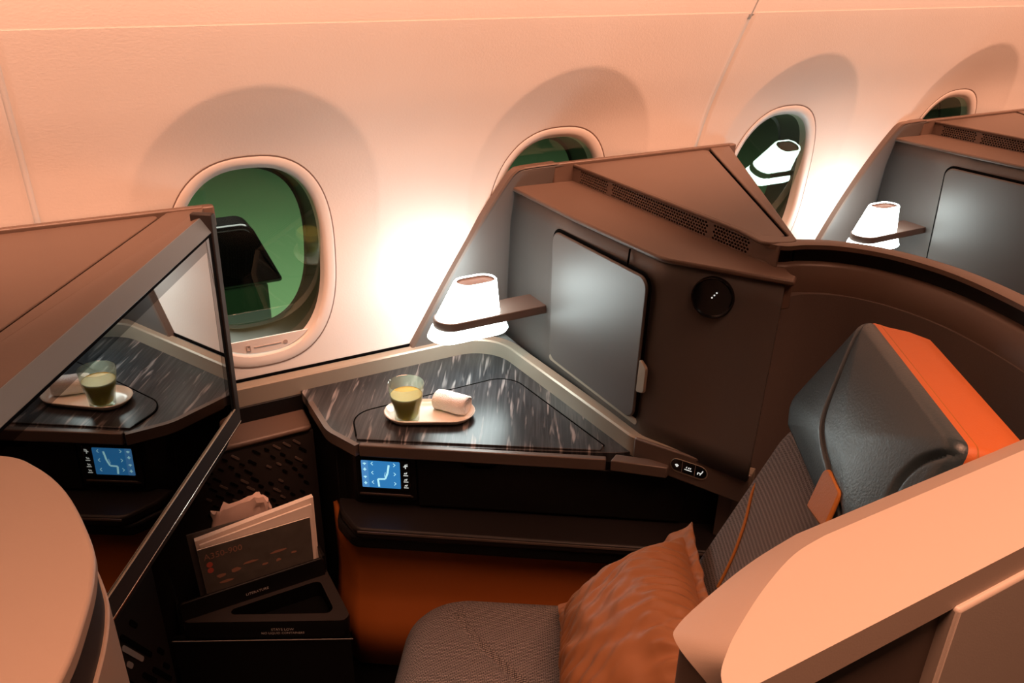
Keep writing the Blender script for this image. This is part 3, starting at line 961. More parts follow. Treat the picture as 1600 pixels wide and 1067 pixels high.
# ------------------------------------------------------------------ cabinet unit with lid, vent and door
def cabinet():
    c = thing('console_cabinet', 'grey cabinet with closed door and round spotlight, under the nearer full triangular lid', 'cabinet', (0.90, 1.15, 0))
    XF = 0.805
    # front faces: towards the lamp, then turned towards the seat
    front = fillet([(0.812, 1.45, 0), (0.808, 1.2, 0), (0.815, 0.965, 0), (0.922, 0.800, 0)], [0, 0, 0.07, 0], 10, closed=False)
    front_b = fillet([(XF - 0.004, 1.45, 0), (XF - 0.004, 1.2, 0), (XF, 0.957, 0), (0.878, 0.773, 0)], [0, 0, 0.06, 0], 10, closed=False)
    V, F = [], []
    K = 8
    n = len(front)
    for k in range(K + 1):
        t = k / K
        for a, b in zip(front_b, front):
            p = a.lerp(b, t)
            V.append((p.x, p.y, 0.645 + (0.980 - 0.645) * t))
    for k in range(K):
        for i in range(n - 1):
            F.append([k * n + i, k * n + i + 1, (k + 1) * n + i + 1, (k + 1) * n + i])
    o = ob('front_panel', V, F, 'shell_satin', c, ang=40)
    s = o.modifiers.new('thick', 'SOLIDIFY'); s.thickness = 0.01; s.offset = -1 if True else 1
    # ledge over the front
    led = [(0.806, 1.44), (0.803, 1.2), (0.810, 1.0)] + [(p.x, p.y) for p in fillet([(0.810, 1.0, 0), (0.812, 0.957, 0), (0.925, 0.785, 0)], [0, 0.09, 0], 10, closed=False)][1:] + [(0.945, 0.80), (0.9485, 0.93), (0.950, 1.43)]
    prism('ledge', flat(led, 0.974), UP * 0.009, 'shell', c, bevel=0.003, seg=2)
    # panel joint
    prism('panel_joint', [(XF + 0.0028, 1.036, 0.945), (XF + 0.0028, 1.0365, 0.945), (XF + 0.0053, 1.0365, 0.974), (XF + 0.0053, 1.036, 0.974)], (-0.004, 0, 0), 'groove', c)
    # door with surrounding groove
    def dp(y, z): return Vector((XF - 0.004 + 0.0 + (0.006 * (z - 0.645) / 0.335), y, z))
    dpts = fillet([dp(1.257, 0.676), dp(0.974, 0.676), dp(0.974, 0.943), dp(1.270, 0.941)], 0.022, 6)
    gpts = fillet([dp(1.262, 0.670), dp(0.968, 0.670), dp(0.968, 0.949), dp(1.275, 0.947)], 0.026, 6)
    prism('door_gap', gpts, (-0.0006, 0, 0), 'groove', c)
    prism('door_lip', [p + Vector((-0.0004, 0, 0)) for p in fillet([dp(1.262, 0.6685), dp(0.968, 0.6685), dp(0.968, 0.681), dp(1.262, 0.681)], 0.006, 4)], (-0.0012, 0, 0), 'champagne', c)
    d = prism('door', dpts, (-0.006, 0, 0), 'shell_satin', c, bevel=0.003, seg=3)
    hp = fillet([dp(0.972, 0.736), dp(0.951, 0.742), dp(0.951, 0.790), dp(0.971, 0.800)], [0.003, 0.008, 0.008, 0.003], 4)
    prism('handle', [p + Vector((-0.002, 0, 0)) for p in hp], (-0.0055, 0, 0), 'champagne', d, bevel=0.0015)
    # round spotlight on the face turned to the seat
    aa = radians(-57); u = Vector((cos(aa), sin(aa), 0)); nn = Vector((-0.83, -0.54, 0.10)).normalized()
    u = (u - nn * u.dot(nn)).normalized(); v = nn.cross(u)
    v = v if v.z > 0 else -v
    ctr = Vector((0.8605, 0.8835, 0.933)) + nn * 0.003
    sp = lathe('spotlight', [(0.034, -0.008), (0.034, 0.001), (0.0325, 0.003), (0.031, 0.0025), (0.029, -0.001), (0.012, -0.003), (0.0, -0.003)], 'black_gloss', c, ctr, n=40, axis=(u, v, nn))
    for k in range(3):
        lathe('dot', [(0.0, 0.0003), (0.0013, 0.0003), (0.0013, -0.0004)], 'icon_white', sp, ctr + u * (0.001 + 0.0032 * k - 0.002) + v * (0.0005 + 0.0045 * k - 0.001) + nn * -0.0012, n=10, axis=(u, v, nn))
    # vent grille: pierced plates with real holes
    gv = Vector((0, -1, 0)); gw = Vector((0.06, 0, 1)).normalized(); gn = Vector((-1, 0, 0.06)).normalized()
    g0 = Vector((0.9455, 1.405, 0.981))
    prism('vent_back', [g0 + Vector((0.004, 0.01, 0)), g0 + Vector((0.004, -0.53, 0)), g0 + Vector((0.004, -0.53, 0.033)), g0 + Vector((0.004, 0.01, 0.033))], (0.004, 0, 0), 'groove', c)
    def grille(a0, a1):
        rows = 5
        ph = 0.0266 / rows
        pw = 0.0072
        nn_ = max(2, int((a1 - a0) / pw))
        pw = (a1 - a0) / (nn_ + 0.5)
        V, F = [], []
        def P(a, b, dpt=0.0): V.append(g0 + gv * a + gw * (b + 0.003) - gn * dpt); return len(V) - 1
        for r in range(rows):
            off = a0 + (pw / 2 if r % 2 else 0)
            b0, b1 = r * ph, (r + 1) * ph
            if r % 2:
                F.append([P(a0, b0), P(a0 + pw / 2, b0), P(a0 + pw / 2, b1), P(a0, b1)])
            else:
                F.append([P(a1 - pw / 2, b0), P(a1, b0), P(a1, b1), P(a1 - pw / 2, b1)])
            for k in range(nn_):
                x0 = off + k * pw; x1 = x0 + pw; cx_, cy_ = (x0 + x1) / 2, (b0 + b1) / 2
                outer_ = [P(x1, cy_), P(x1, b1), P(cx_, b1), P(x0, b1), P(x0, cy_), P(x0, b0), P(cx_, b0), P(x1, b0)]
                ra_, rb_ = pw * 0.40, ph * 0.41
                ring = [P(cx_ + ra_ * cos(q * pi / 4), cy_ + rb_ * sin(q * pi / 4)) for q in range(8)]
                deep = [P(cx_ + ra_ * cos(q * pi / 4), cy_ + rb_ * sin(q * pi / 4), 0.003) for q in range(8)]
                for q in range(8):
                    q2 = (q + 1) % 8
                    F.append([outer_[q], outer_[q2], ring[q2], ring[q]])
                    F.append([ring[q], ring[q2], deep[q2], deep[q]])
        o = ob('vent_grille', V, F, 'shell', c, smooth=False, recalc=False)
        return o
    grille(0.004, 0.105); grille(0.117, 0.400); grille(0.412, 0.500)
    # plain frame strips round the grilles
    def gstrip(a0, a1, b0, b1):
        prism('vent_frame', [g0 + gv * a0 + gw * b0, g0 + gv * a1 + gw * b0, g0 + gv * a1 + gw * b1, g0 + gv * a0 + gw * b1], -gn * 0.003, 'shell', c)
    gstrip(-0.03, 0.56, -0.004, 0.003); gstrip(-0.03, 0.56, 0.0296, 0.034)
    for a, b in ((-0.03, 0.004), (0.105, 0.117), (0.400, 0.412), (0.500, 0.56)): gstrip(a, b, 0.003, 0.0296)
    # triangular lid and its rims
    lidp = fillet([(0.955, 1.424, 0), (1.310, 1.424, 0), (0.990, 0.872, 0), (0.955, 0.905, 0)], [0.004, 0.01, 0.01, 0.02], 4)
    prism('lid', [Vector((p.x, p.y, 1.002)) for p in lidp], UP * 0.0145, 'shell', c, bevel=0.0015)
    edge = fillet([(0.9445, 1.43, 0), (0.9445, 0.93, 0), (0.932, 0.862, 0), (0.985, 0.842, 0), (1.385, 1.437, 0), (1.318, 1.425, 0), (0.993, 0.866, 0), (0.951, 0.902, 0), (0.9535, 1.43, 0)], [0, 0.05, 0.02, 0.02, 0, 0, 0.01, 0.02, 0], 6)
    prism('lid_rim', [Vector((p.x, p.y, 1.0125)) for p in edge], UP * 0.006, 'shell', c, bevel=0.002)
    prism('lid_core', flat([(0.952, 1.43), (0.952, 0.87), (0.985, 0.846), (1.375, 1.43)], 0.9845), UP * 0.024, 'groove', c)
    # rim that follows the side wall
    prism('wall_rim', [(0.90, prof(1.0) - 0.016, 0.975), (1.392, prof(1.0) - 0.016, 0.975), (1.392, prof(1.02) - 0.016, 1.022), (0.90, prof(1.02) - 0.016, 1.024)], (0, 0.014, 0), 'shell', c, bevel=0.003)
    prism('wall_rim', [(1.375, 1.421, 0.985), (1.395, 1.421, 0.985), (1.395, 1.421, 1.022), (1.375, 1.421, 1.022)], (0, 0.016, 0), 'shell', c, bevel=0.003)
    # closing panel against the wall, with a slanted leading edge
    lead = [(0.576, 0.640), (0.640, 0.742), (0.706, 0.852), (0.760, 0.945), (0.792, 0.997), (0.806, 1.015), (0.826, 1.022), (0.905, 1.024)]
    lead = [(p.x, p.z) for p in smoothpath([Vector((x, 0, z)) for x, z in lead], 4)]
    n = len(lead)
    V, F = [], []
    for x, z in lead:
        yy = prof(z)
        V += [(x, yy + 0.004, z), (x + 0.001, yy - 0.012, z - 0.0005), (x + 0.006, yy - 0.0155, z - 0.004), (max(x + 0.02, 0.90), yy - 0.0155, max(0.64, z - 0.006))]
    for i in range(n - 1):
        for k in range(3):
            F.append([i * 4 + k, i * 4 + k + 1, (i + 1) * 4 + k + 1, (i + 1) * 4 + k])
    ob('wall_panel', V, F, 'shell_satin', c, ang=50, recalc=False)
    V = []
    F = []
    for x, z in lead:
        yy = prof(z)
        V += [(x - 0.0035, yy + 0.003, z + 0.002), (x - 0.002, yy - 0.0150, z + 0.0015), (x + 0.002, yy - 0.0165, z - 0.001)]
    for i in range(n - 1):
        for k in range(2):
            F.append([i * 3 + k, i * 3 + k + 1, (i + 1) * 3 + k + 1, (i + 1) * 3 + k])
    ob('edge_strip', V, F, 'shell', c, ang=50, recalc=False)
    # closed back, out of sight behind the front
    prism('back_panel', [(0.83, 1.44, 0.66), (0.955, 0.88, 0.66), (0.99, 0.89, 0.66), (1.37, 1.425, 0.66)], UP * 0.312, 'shell_dark', c)
    return c
cab = cabinet()
cab2 = copy_tree(cab); cab2.location.x += PITCH
cab2['label'] = 'grey cabinet and lid of the farther suite, beyond the curved shell'
prism('lower_panel', flat([(0.812, 1.44), (0.812, 0.96), (0.89, 0.79), (0.95, 0.85), (0.95, 1.44)], 0.0), UP * 0.70, 'shell_satin', cab2)
cab3 = copy_tree(cab); cab3.location.x -= PITCH
cab3['label'] = 'brown triangular lid and cabinet behind the large display, cut off at the left edge'
for q in (cab, cab2, cab3): q['group'] = 'cabinets along the side wall'

# ------------------------------------------------------------------ curved shell behind the seat
def seat_shell():
    c = thing('seat_shell', 'curved brown privacy shell wrapping round behind the seat, with black recess under its rim', 'seat shell', (1.05, 0.6, 0))
    base = smoothpath([Vector(p) for p in ((0.952, 0.96, 0), (0.950, 0.91, 0), (0.944, 0.868, 0), (0.960, 0.844, 0), (0.995, 0.833, 0), (1.040, 0.800, 0), (1.076, 0.735, 0), (1.086, 0.640, 0), (1.060, 0.525, 0), (1.020, 0.430, 0), (0.985, 0.372, 0), (0.965, 0.350, 0))], 8)
    def band(nm, prof_, material, path=base):
        return sweep(nm, path, prof_, material, c, ang=50)
    # travelling from cabinet to aisle the inside of the shell lies to the right (negative side)
    band('rim', [(-0.004, 1.009), (-0.004, 1.016), (0.006, 1.018), (0.030, 1.014), (0.030, 1.009)], 'shell')
    band('recess', [(0.010, 0.984), (0.010, 1.010), (0.026, 1.010), (0.026, 0.984)], 'black')
    band('upper_band', [(-0.002, 0.936), (-0.003, 0.980), (0.002, 0.985), (0.026, 0.985), (0.026, 0.936)], 'shell')
    lower = smoothpath([Vector(p) for p in ((0.899, 0.848, 0), (0.921, 0.806, 0), (0.938, 0.812, 0), (0.965, 0.818, 0), (1.0, 0.812, 0), (1.044, 0.775, 0), (1.068, 0.715, 0), (1.073, 0.635, 0), (1.050, 0.530, 0), (1.010, 0.438, 0), (0.975, 0.378, 0), (0.955, 0.356, 0))], 6)
    band('inner_lining', [(0.006, 0.10), (0.006, 0.9365), (0.026, 0.9365), (0.026, 0.10)], 'shell_fabric', lower)
    prism('rim_filler', flat([(0.918, 0.803), (0.930, 0.862), (0.960, 0.842), (0.94, 0.80)], 0.93), UP * 0.052, 'shell', c, bevel=0.002)
    out = smoothpath([Vector(p) for p in ((0.99, 0.86, 0), (1.06, 0.82, 0), (1.105, 0.74, 0), (1.118, 0.635, 0), (1.09, 0.51, 0), (1.05, 0.42, 0), (1.01, 0.365, 0), (0.99, 0.345, 0))], 6)
    band('outer_skin', [(0, 0.0), (0, 1.010), (0.004, 1.010), (0.004, 0.0)], 'shell', out)
    return c
seat_shell()

# ------------------------------------------------------------------ reading lamps
def lamp():
    c = thing('table_lamp', 'glowing white lamp over the stone-topped console, on the arm from the nearer cabinet', 'lamp', (0.64, 1.318, 0.66))
    cx, cy = 0.645, 1.322
    def stad(x0, x1, hw, z, k=10):
        P = []
        for i in range(k + 1):
            q = -pi / 2 + pi * i / k
            P.append(Vector((x1 - hw + hw * cos(q), cy + hw * sin(q), z)))
        for i in range(k + 1):
            q = pi / 2 + pi * i / k
            P.append(Vector((x0 + hw + hw * cos(q), cy + hw * sin(q), z)))
        return P
    def loft(nm, rings, material, caps=(True, True), parent=c):
        n = len(rings[0]); V = [p for r in rings for p in r]; F = []
        for j in range(len(rings) - 1):
            for i in range(n):
                F.append([j * n + i, j * n + (i + 1) % n, (j + 1) * n + (i + 1) % n, (j + 1) * n + i])
        if caps[0]: F.append(list(range(n))[::-1])
        if caps[1]: F.append([(len(rings) - 1) * n + i for i in range(n)])
        return ob(nm, V, F, material, parent, ang=50)
    # arm
    P = [Vector((0.806, cy - 0.0345, 0.759)), Vector((0.806, cy + 0.0345, 0.759))]
    for i in range(13):
        q = pi / 2 + pi * i / 12
        P.append(Vector((0.608 + 0.0345 * cos(q), cy + 0.0345 * sin(q), 0.759)))
    prism('arm', P, UP * 0.0175, 'bronze', c, bevel=0.0015)
    # upper shade: open top with a bronze well
    outer = [stad(0.578, 0.713, 0.0315, 0.7765), stad(0.582, 0.712, 0.031, 0.782), stad(0.618, 0.706, 0.0265, 0.843), stad(0.620, 0.7045, 0.0255, 0.845), stad(0.6225, 0.7025, 0.0235, 0.845), stad(0.6235, 0.7015, 0.0225, 0.843)]
    loft('shade', outer, 'lamp_shade', (True, False), c)
    loft('shade_well', [stad(0.6235, 0.7015, 0.0225, 0.843), stad(0.6235, 0.7015, 0.0225, 0.839)], 'lamp_inner', (False, True), c)
    loft('lower_diffuser', [stad(0.566, 0.728, 0.036, 0.735), stad(0.561, 0.731, 0.0385, 0.739), stad(0.570, 0.723, 0.0335, 0.7585)], 'lamp_shade', (True, True), c)
    return c
lm = lamp()
lm['group'] = 'lamps over the consoles'
lm2 = copy_tree(lm); lm2.location.x += PITCH
lm2['label'] = 'glowing white lamp partly hidden by the curved shell, in the farther suite'

# ------------------------------------------------------------------ display on the back of the front cabinet
TA, TT = radians(-31.0), radians(-1.0)
TN = Vector((cos(TT) * cos(TA), cos(TT) * sin(TA), sin(TT)))
TH = Vector((TN.y, -TN.x, 0)).normalized()
TV = TH.cross(TN); TV = TV if TV.z > 0 else -TV
TP = Vector((0.21, 1.43, 1.0)) + TN * 0.045
def T(h, v, k=0.0):
    if v > -0.05: v = v - 0.028 * (h - 0.128)   # the top edge falls slightly towards the aisle
    return TP + TH * h + TV * v + TN * k
tv = thing('seat_display', 'large black glossy display reflecting the glass and dish, on the front cabinet', 'screen', T(0.4, -0.34, -0.03))
prism('housing', fillet([T(0.100, -0.345, -0.045), T(0.76, -0.345, -0.045), T(0.76, 0.012, -0.045), T(0.100, 0.012, -0.045)], [0.006, 0, 0, 0], 5), TN * 0.044, 'shell_dark', tv, bevel=0.003)
prism('display', [T(0.128, -0.306, -0.004), T(0.75, -0.306, -0.004), T(0.75, 0.012, -0.004), T(0.128, 0.012, -0.004)], TN * 0.0048, 'display', tv)
prism('display_border', [T(0.128, -0.010, 0.0005), T(0.75, -0.010, 0.0005), T(0.75, 0.012, 0.0005), T(0.128, 0.012, 0.0005)], TN * 0.0005, 'display_border', tv)
prism('display_border', [T(0.128, -0.306, 0.0005), T(0.143, -0.306, 0.0005), T(0.143, -0.010, 0.0005), T(0.128, -0.010, 0.0005)], TN * 0.0005, 'display_border', tv)
# dark inner border of the glass
prism('inner_border', [T(0.126, 0.0085, -0.003), T(0.75, 0.0085, -0.003), T(0.75, 0.014, -0.003), T(0.126, 0.014, -0.003)], TN * 0.0042, 'groove', tv)
prism('inner_border', [T(0.119, -0.308, -0.003), T(0.1295, -0.308, -0.003), T(0.1295, 0.014, -0.003), T(0.119, 0.014, -0.003)], TN * 0.0042, 'groove', tv)
# grey bevel along the top
def quadbar(nm, a, b, material, parent):
    P = a + b
    n = len(a)
    F = [list(range(n))[::-1], [n + i for i in range(n)]]
    for i in range(n):
        F.append([i, (i + 1) % n, n + (i + 1) % n, n + i])
    return ob(nm, P, F, material, parent, bevel=0.0008)
quadbar('top_bevel', [T(0.118, 0.013, 0.002), T(0.114, 0.036, -0.014), T(0.114, 0.030, -0.03), T(0.118, 0.013, -0.03)],
        [T(0.76, 0.013, 0.002), T(0.76, 0.036, -0.014), T(0.76, 0.030, -0.03), T(0.76, 0.013, -0.03)], 'bezel_grey', tv)
prism('side_frame', fillet([T(0.100, -0.345, -0.03), T(0.1185, -0.345, -0.03), T(0.1185, 0.030, -0.03), T(0.1185, 0.042, -0.03), T(0.100, 0.042, -0.03)], [0.004, 0, 0, 0, 0.012], 5), TN * 0.034, 'shell_dark', tv, bevel=0.002)
# bottom rail with its bright strip
quadbar('bottom_rail', [T(0.108, -0.309, 0.003), T(0.108, -0.338, 0.006), T(0.108, -0.345, -0.03), T(0.108, -0.309, -0.03)],
        [T(0.76, -0.309, 0.003), T(0.76, -0.338, 0.006), T(0.76, -0.345, -0.03), T(0.76, -0.309, -0.03)], 'shell_dark', tv)
quadbar('bright_strip', [T(0.106, -0.3375, 0.0062), T(0.106, -0.3405, 0.0066), T(0.106, -0.3415, 0.0), T(0.106, -0.3375, 0.0)],
        [T(0.76, -0.3375, 0.0062), T(0.76, -0.3405, 0.0066), T(0.76, -0.3415, 0.0), T(0.76, -0.3375, 0.0)], 'bright_metal', tv)
quadbar('thin_strip', [T(0.118, -0.3075, 0.0036), T(0.118, -0.309, 0.0036), T(0.118, -0.309, 0.0), T(0.118, -0.3075, 0.0)],
        [T(0.76, -0.3075, 0.0036), T(0.76, -0.309, 0.0036), T(0.76, -0.309, 0.0), T(0.76, -0.3075, 0.0)], 'champagne', tv)
quadbar('under_rail', [T(0.135, -0.342, 0.0), T(0.14, -0.375, -0.012), T(0.14, -0.375, -0.06), T(0.135, -0.342, -0.06)],
        [T(0.76, -0.342, 0.0), T(0.76, -0.375, -0.012), T(0.76, -0.375, -0.06), T(0.76, -0.342, -0.06)], 'shell_dark', tv)
# cover strip between the lid and the display
tc_ = [Vector((0.200, 1.428, 1.0192)), T(0.112, 0.036, -0.0142), T(0.76, 0.036, -0.0142), Vector((-0.258, 0.745, 1.0192))]
quadbar('top_cover', tc_, [p - UP * 0.012 for p in tc_], 'shell', tv)

# ------------------------------------------------------------------ seat
seat = thing('suite_seat', 'brown tweed airline seat with black and orange leather headrest', 'seat', L(0.45, -0.4, 0))
# cushion
cseam = [(0.215, -0.20), (0.222, -0.235), (0.245, -0.275), (0.30, -0.335), (0.37, -0.40), (0.46, -0.47)]
cseam = [(p.x, p.y) for p in smoothpath([Vector((a, b, 0)) for a, b in cseam], 6)]
def cgroove(a, b):
    dd = dist_poly(a, b, cseam)
    side = 0.0
    return 0.007 * exp(-(dd / 0.006) ** 2)
co = [(p.x, p.y) for p in fillet([Vector((0.135, -0.175, 0)), Vector((0.66, -0.165, 0)), Vector((0.66, -0.62, 0)), Vector((0.135, -0.62, 0))], [0.09, 0.03, 0.03, 0.09], 14)]
def refine(poly, step=0.006):
    out = []
    n = len(poly)
    for i in range(n):
        a = Vector((*poly[i], 0)); b = Vector((*poly[(i + 1) % n], 0))
        k = max(1, int((b - a).length / step))
        for j in range(k):
            p = a.lerp(b, j / k); out.append((p.x, p.y))
    return out
pad('cushion', refine(co), 0.05, 0.16, (S0 + UP * 0.275, SD, SE, UP), 'tweed', seat, groove=cgroove, bulge=0.006, rings=46)
prism('seat_base', [L(0.16, -0.2, 0.02), L(0.66, -0.2, 0.02), L(0.66, -0.6, 0.02), L(0.16, -0.6, 0.02)], UP * 0.255, 'black', seat)
# backrest: frame in its own plane
bt = Vector((0.095, 0, 0.225)).normalized()
BT = SD * bt.x + UP * bt.z
BN = (SD * -bt.z + UP * bt.x)
B0 = L(0.615 + 0.055, 0, 0.59 - 0.03) - BN * 0.0
bo = [(p.x, p.y) for p in fillet([Vector((-0.19, -0.13, 0)), Vector((-0.175, 0.235, 0)), Vector((-0.225, 0.285, 0)), Vector((-0.565, 0.285, 0)), Vector((-0.615, 0.235, 0)), Vector((-0.60, -0.13, 0))], [0.03, 0.05, 0.03, 0.03, 0.05, 0.03], 10)]
pad('backrest', refine(bo), 0.034, 0.064, (B0, SE, BT, BN), 'tweed', seat, bulge=0.006, rings=30)
def bp3(w, z, off):
    t = (z - (0.59 - 0.03)) / bt.z
    return B0 + SE * w + BT * t + BN * off
tube('piping', [bp3(w, z, k) for w, z, k in [(p.x, p.y, p.z) for p in smoothpath([Vector((-0.197, 0.695, 0.056)), Vector((-0.222, 0.680, 0.066)), Vector((-0.262, 0.652, 0.069)), Vector((-0.292, 0.615, 0.070)), Vector((-0.310, 0.57, 0.070))], 6)]], 0.0022, 'tan_leather', seat)
# headrest
ht = Vector((0.060, 0, 0.145)).normalized()
HT = SD * ht.x + UP * ht.z
HN = SD * -ht.z + UP * ht.x
H0 = L(0.69, 0, 0.855) - HN * 0.030
ho = [(p.x, p.y) for p in fillet([Vector((-0.200, -0.004, 0)), Vector((-0.243, 0.160, 0)), Vector((-0.545, 0.160, 0)), Vector((-0.590, -0.004, 0)), Vector((-0.555, -0.024, 0)), Vector((-0.235, -0.024, 0))], [0.022, 0.016, 0.016, 0.02, 0.02, 0.02], 8)]
ls = [(-0.246, 0.162), (-0.272, 0.128), (-0.299, 0.093), (-0.325, 0.058), (-0.345, 0.040), (-0.372, 0.028), (-0.418, 0.018), (-0.48, 0.004), (-0.51, -0.03)]
rsm = [(-0.545, 0.148), (-0.526, 0.125), (-0.519, 0.100), (-0.522, 0.076), (-0.534, 0.058), (-0.552, 0.03), (-0.56, -0.03)]
ls = [(p.x, p.y) for p in smoothpath([Vector((a, b, 0)) for a, b in ls], 6)]
rsm = [(p.x, p.y) for p in smoothpath([Vector((a, b, 0)) for a, b in rsm], 6)]
def hgroove(a, b):
    return 0.0055 * exp(-(dist_poly(a, b, ls) / 0.0032) ** 2) + 0.006 * exp(-(dist_poly(a, b, rsm) / 0.0036) ** 2)
def xat(poly, t):
    for (a, b), (c, d) in zip(poly, poly[1:]):
        if (b - t) * (d - t) <= 0 and b != d:
            return a + (c - a) * (t - b) / (d - b)
    return poly[0][0] if t > poly[0][1] else poly[-1][0]
def hsplit(a, b):
    if a > xat(ls, b): return 'headrest_wing:l'
    if a < xat(rsm, b): return 'headrest_wing:r'
    return 'headrest_pad'
pad('headrest_pad', refine(ho, 0.0026), 0.018, 0.030, (H0, SE, HT, HN), 'black_leather', seat, groove=hgroove, bulge=0.012, rings=80, split=hsplit, back=False)
# orange gusset running round the headrest
V, F = [], []
hr_ = refine(ho, 0.008)
n = len(hr_)
hcx = sum(p[0] for p in hr_) / n; hcy = sum(p[1] for p in hr_) / n
for k, (off, sc, dep) in enumerate(((0.014, 0.994, 0), (0.010, 1.012, 0), (-0.002, 1.012, 0.006), (-0.004, 0.985, 0.030), (-0.006, 0.93, 0.054), (-0.010, 0.86, 0.062))):
    for (a, b) in hr_:
        V.append(H0 + SE * (hcx + (a - hcx) * sc) + HT * (hcy + (b - hcy) * sc) + HN * off + SD * dep)
for j in range(5):
    for i in range(n):
        F.append([j * n + i, j * n + (i + 1) % n, (j + 1) * n + (i + 1) % n, (j + 1) * n + i])
F.append([5 * n + i for i in range(n)])
ob('headrest_gusset', V, F, 'orange_leather', seat, ang=50, label='orange leather gusset round the black headrest')
V = [H0 + SE * (hcx + (a - hcx) * 1.013) + HT * (hcy + (b - hcy) * 1.013) + HN * 0.004 for a, b in hr_]
tube('headrest_stitch', V + V[:1], 0.0011, 'tan_leather', seat, n=6)
tabp = fillet([Vector((-0.405, 0.022, 0)), Vector((-0.462, 0.022, 0)), Vector((-0.480, -0.020, 0)), Vector((-0.425, -0.030, 0))], [0.01, 0.006, 0.004, 0.004], 4)
prism('headrest_tab', [H0 + SE * p.x + HT * p.y + HN * 0.036 for p in tabp], HN * 0.006, 'tan_leather', seat, bevel=0.002)

# ------------------------------------------------------------------ pillow
def pillow():
    A = L(0.385, -0.225, 0.462); B = L(0.590, -0.165, 0.600); C = L(0.605, -0.53, 0.635); D = L(0.380, -0.56, 0.47)
    nx = ny = 170
    N = ((B - A).cross(D - A)).normalized()
    if N.z < 0: N = -N
    V, F = [], []
    def pt(u, v, sgn):
        p = A.lerp(B, u).lerp(D.lerp(C, u), v)
        # pinch the sides so that the corners stick out
        cu, cv = 2 * u - 1, 2 * v - 1
        ctr = (A + B + C + D) / 4
        pinch = 0.07 * (1 - cu * cu) * abs(cv) ** 2 + 0.07 * (1 - cv * cv) * abs(cu) ** 2
        p = p.lerp(ctr, pinch)
        fl_ = 0.87
        e1 = max(0, 1 - (abs(cu) / fl_) ** 2.6) ; e2 = max(0, 1 - (abs(cv) / fl_) ** 2.6)
        h = (0.072 if sgn > 0 else 0.030) * (e1 * e2) ** 0.55
        amp = min(1, (e1 * e2) * 6) * 0.75 + 0.25
        if sgn > 0:
            # gathers running in from the short seams and a diagonal drape
            g = 0
            g += 0.0024 * sin(v * 150 + 5.0 * noise.noise(Vector((u * 3, v * 5, 0))) + u * 9) * exp(-((u - 0.06) / 0.16) ** 2)
            g += 0.0028 * sin(v * 105 + 6.0 * noise.noise(Vector((u * 4, v * 4, 3))) - u * 8) * exp(-((u - 0.97) / 0.22) ** 2)
            g += 0.0022 * sin(u * 30 + v * 74 + 7 * noise.noise(Vector((u * 2.2, v * 2.5, 7)))) * (0.35 + 0.65 * noise.noise(Vector((u * 3, v * 3, 9))))
            g += 0.004 * noise.noise(Vector((u * 7, v * 14, 2)))
            h += g * amp * 1.7
        edge = max(abs(cu), abs(cv))
        if edge > fl_:
            p = p + N * 0.012 * noise.noise(Vector((u * 11, v * 11, 4))) * (edge - fl_) / (1 - fl_)
        return p + N * h * sgn + N * 0.002 * sgn
    for sgn in (1, -1):
        off = len(V)
        for j in range(ny + 1):
            for i in range(nx + 1):
                V.append(pt(i / nx, j / ny, sgn))
        for j in range(ny):
            for i in range(nx):
                a = off + j * (nx + 1) + i
                F.append([a, a + 1, a + nx + 2, a + nx + 1] if sgn > 0 else [a, a + nx + 1, a + nx + 2, a + 1])
    # join the two sheets round the hem
    M = (nx + 1) * (ny + 1)
    ring = [i for i in range(nx + 1)] + [j * (nx + 1) + nx for j in range(1, ny + 1)] + [ny * (nx + 1) + i for i in range(nx - 1, -1, -1)] + [j * (nx + 1) for j in range(ny - 1, 0, -1)]
    for a, b in zip(ring, ring[1:] + ring[:1]):
        F.append([a, b, M + b, M + a])
    o = ob('pillow', V, F, 'satin', None, loc=A.lerp(C, 0.5), ang=70, recalc=False)
    tag(o, 'crumpled orange satin pillow leaning against the tweed backrest', 'pillow')
pillow()

# ------------------------------------------------------------------ dish, glass, towel
def dish():
    c = Vector((0.522, 1.237, 0)); ax = Vector((cos(radians(-27)), sin(radians(-27)), 0)); bx = Vector((-ax.y, ax.x, 0))
    def ring(hl, hw, z, k=12):
        P = []
        for i in range(k + 1):
            q = -pi / 2 + pi * i / k; P.append(c + ax * (hl - hw + hw * cos(q)) + bx * (hw * sin(q)) + UP * z)
        for i in range(k + 1):
            q = pi / 2 + pi * i / k; P.append(c + ax * (-hl + hw + hw * cos(q)) + bx * (hw * sin(q)) + UP * z)
        return P
    z0 = ZT + 0.0022
    R = [ring(0.070, 0.030, z0), ring(0.078, 0.036, z0 + 0.0015), ring(0.085, 0.0425, z0 + 0.010), ring(0.0862, 0.0437, z0 + 0.0125), ring(0.0850, 0.0425, z0 + 0.0135), ring(0.0825, 0.040, z0 + 0.011), ring(0.076, 0.034, z0 + 0.004), ring(0.069, 0.029, z0 + 0.003)]
    n = len(R[0]); V = [p for r in R for p in r]; F = []
    for j in range(len(R) - 1):
        for i in range(n):
            F.append([j * n + i, j * n + (i + 1) % n, (j + 1) * n + (i + 1) % n, (j + 1) * n + i])
    F.append(list(range(n))[::-1]); F.append([(len(R) - 1) * n + i for i in range(n)])
    o = ob('dish', V, F, 'ceramic', None, loc=c + UP * z0, ang=50)
    tag(o, 'oblong cream ceramic dish with rounded ends on the stone table top', 'dish')
    return z0 + 0.003
zd = dish()
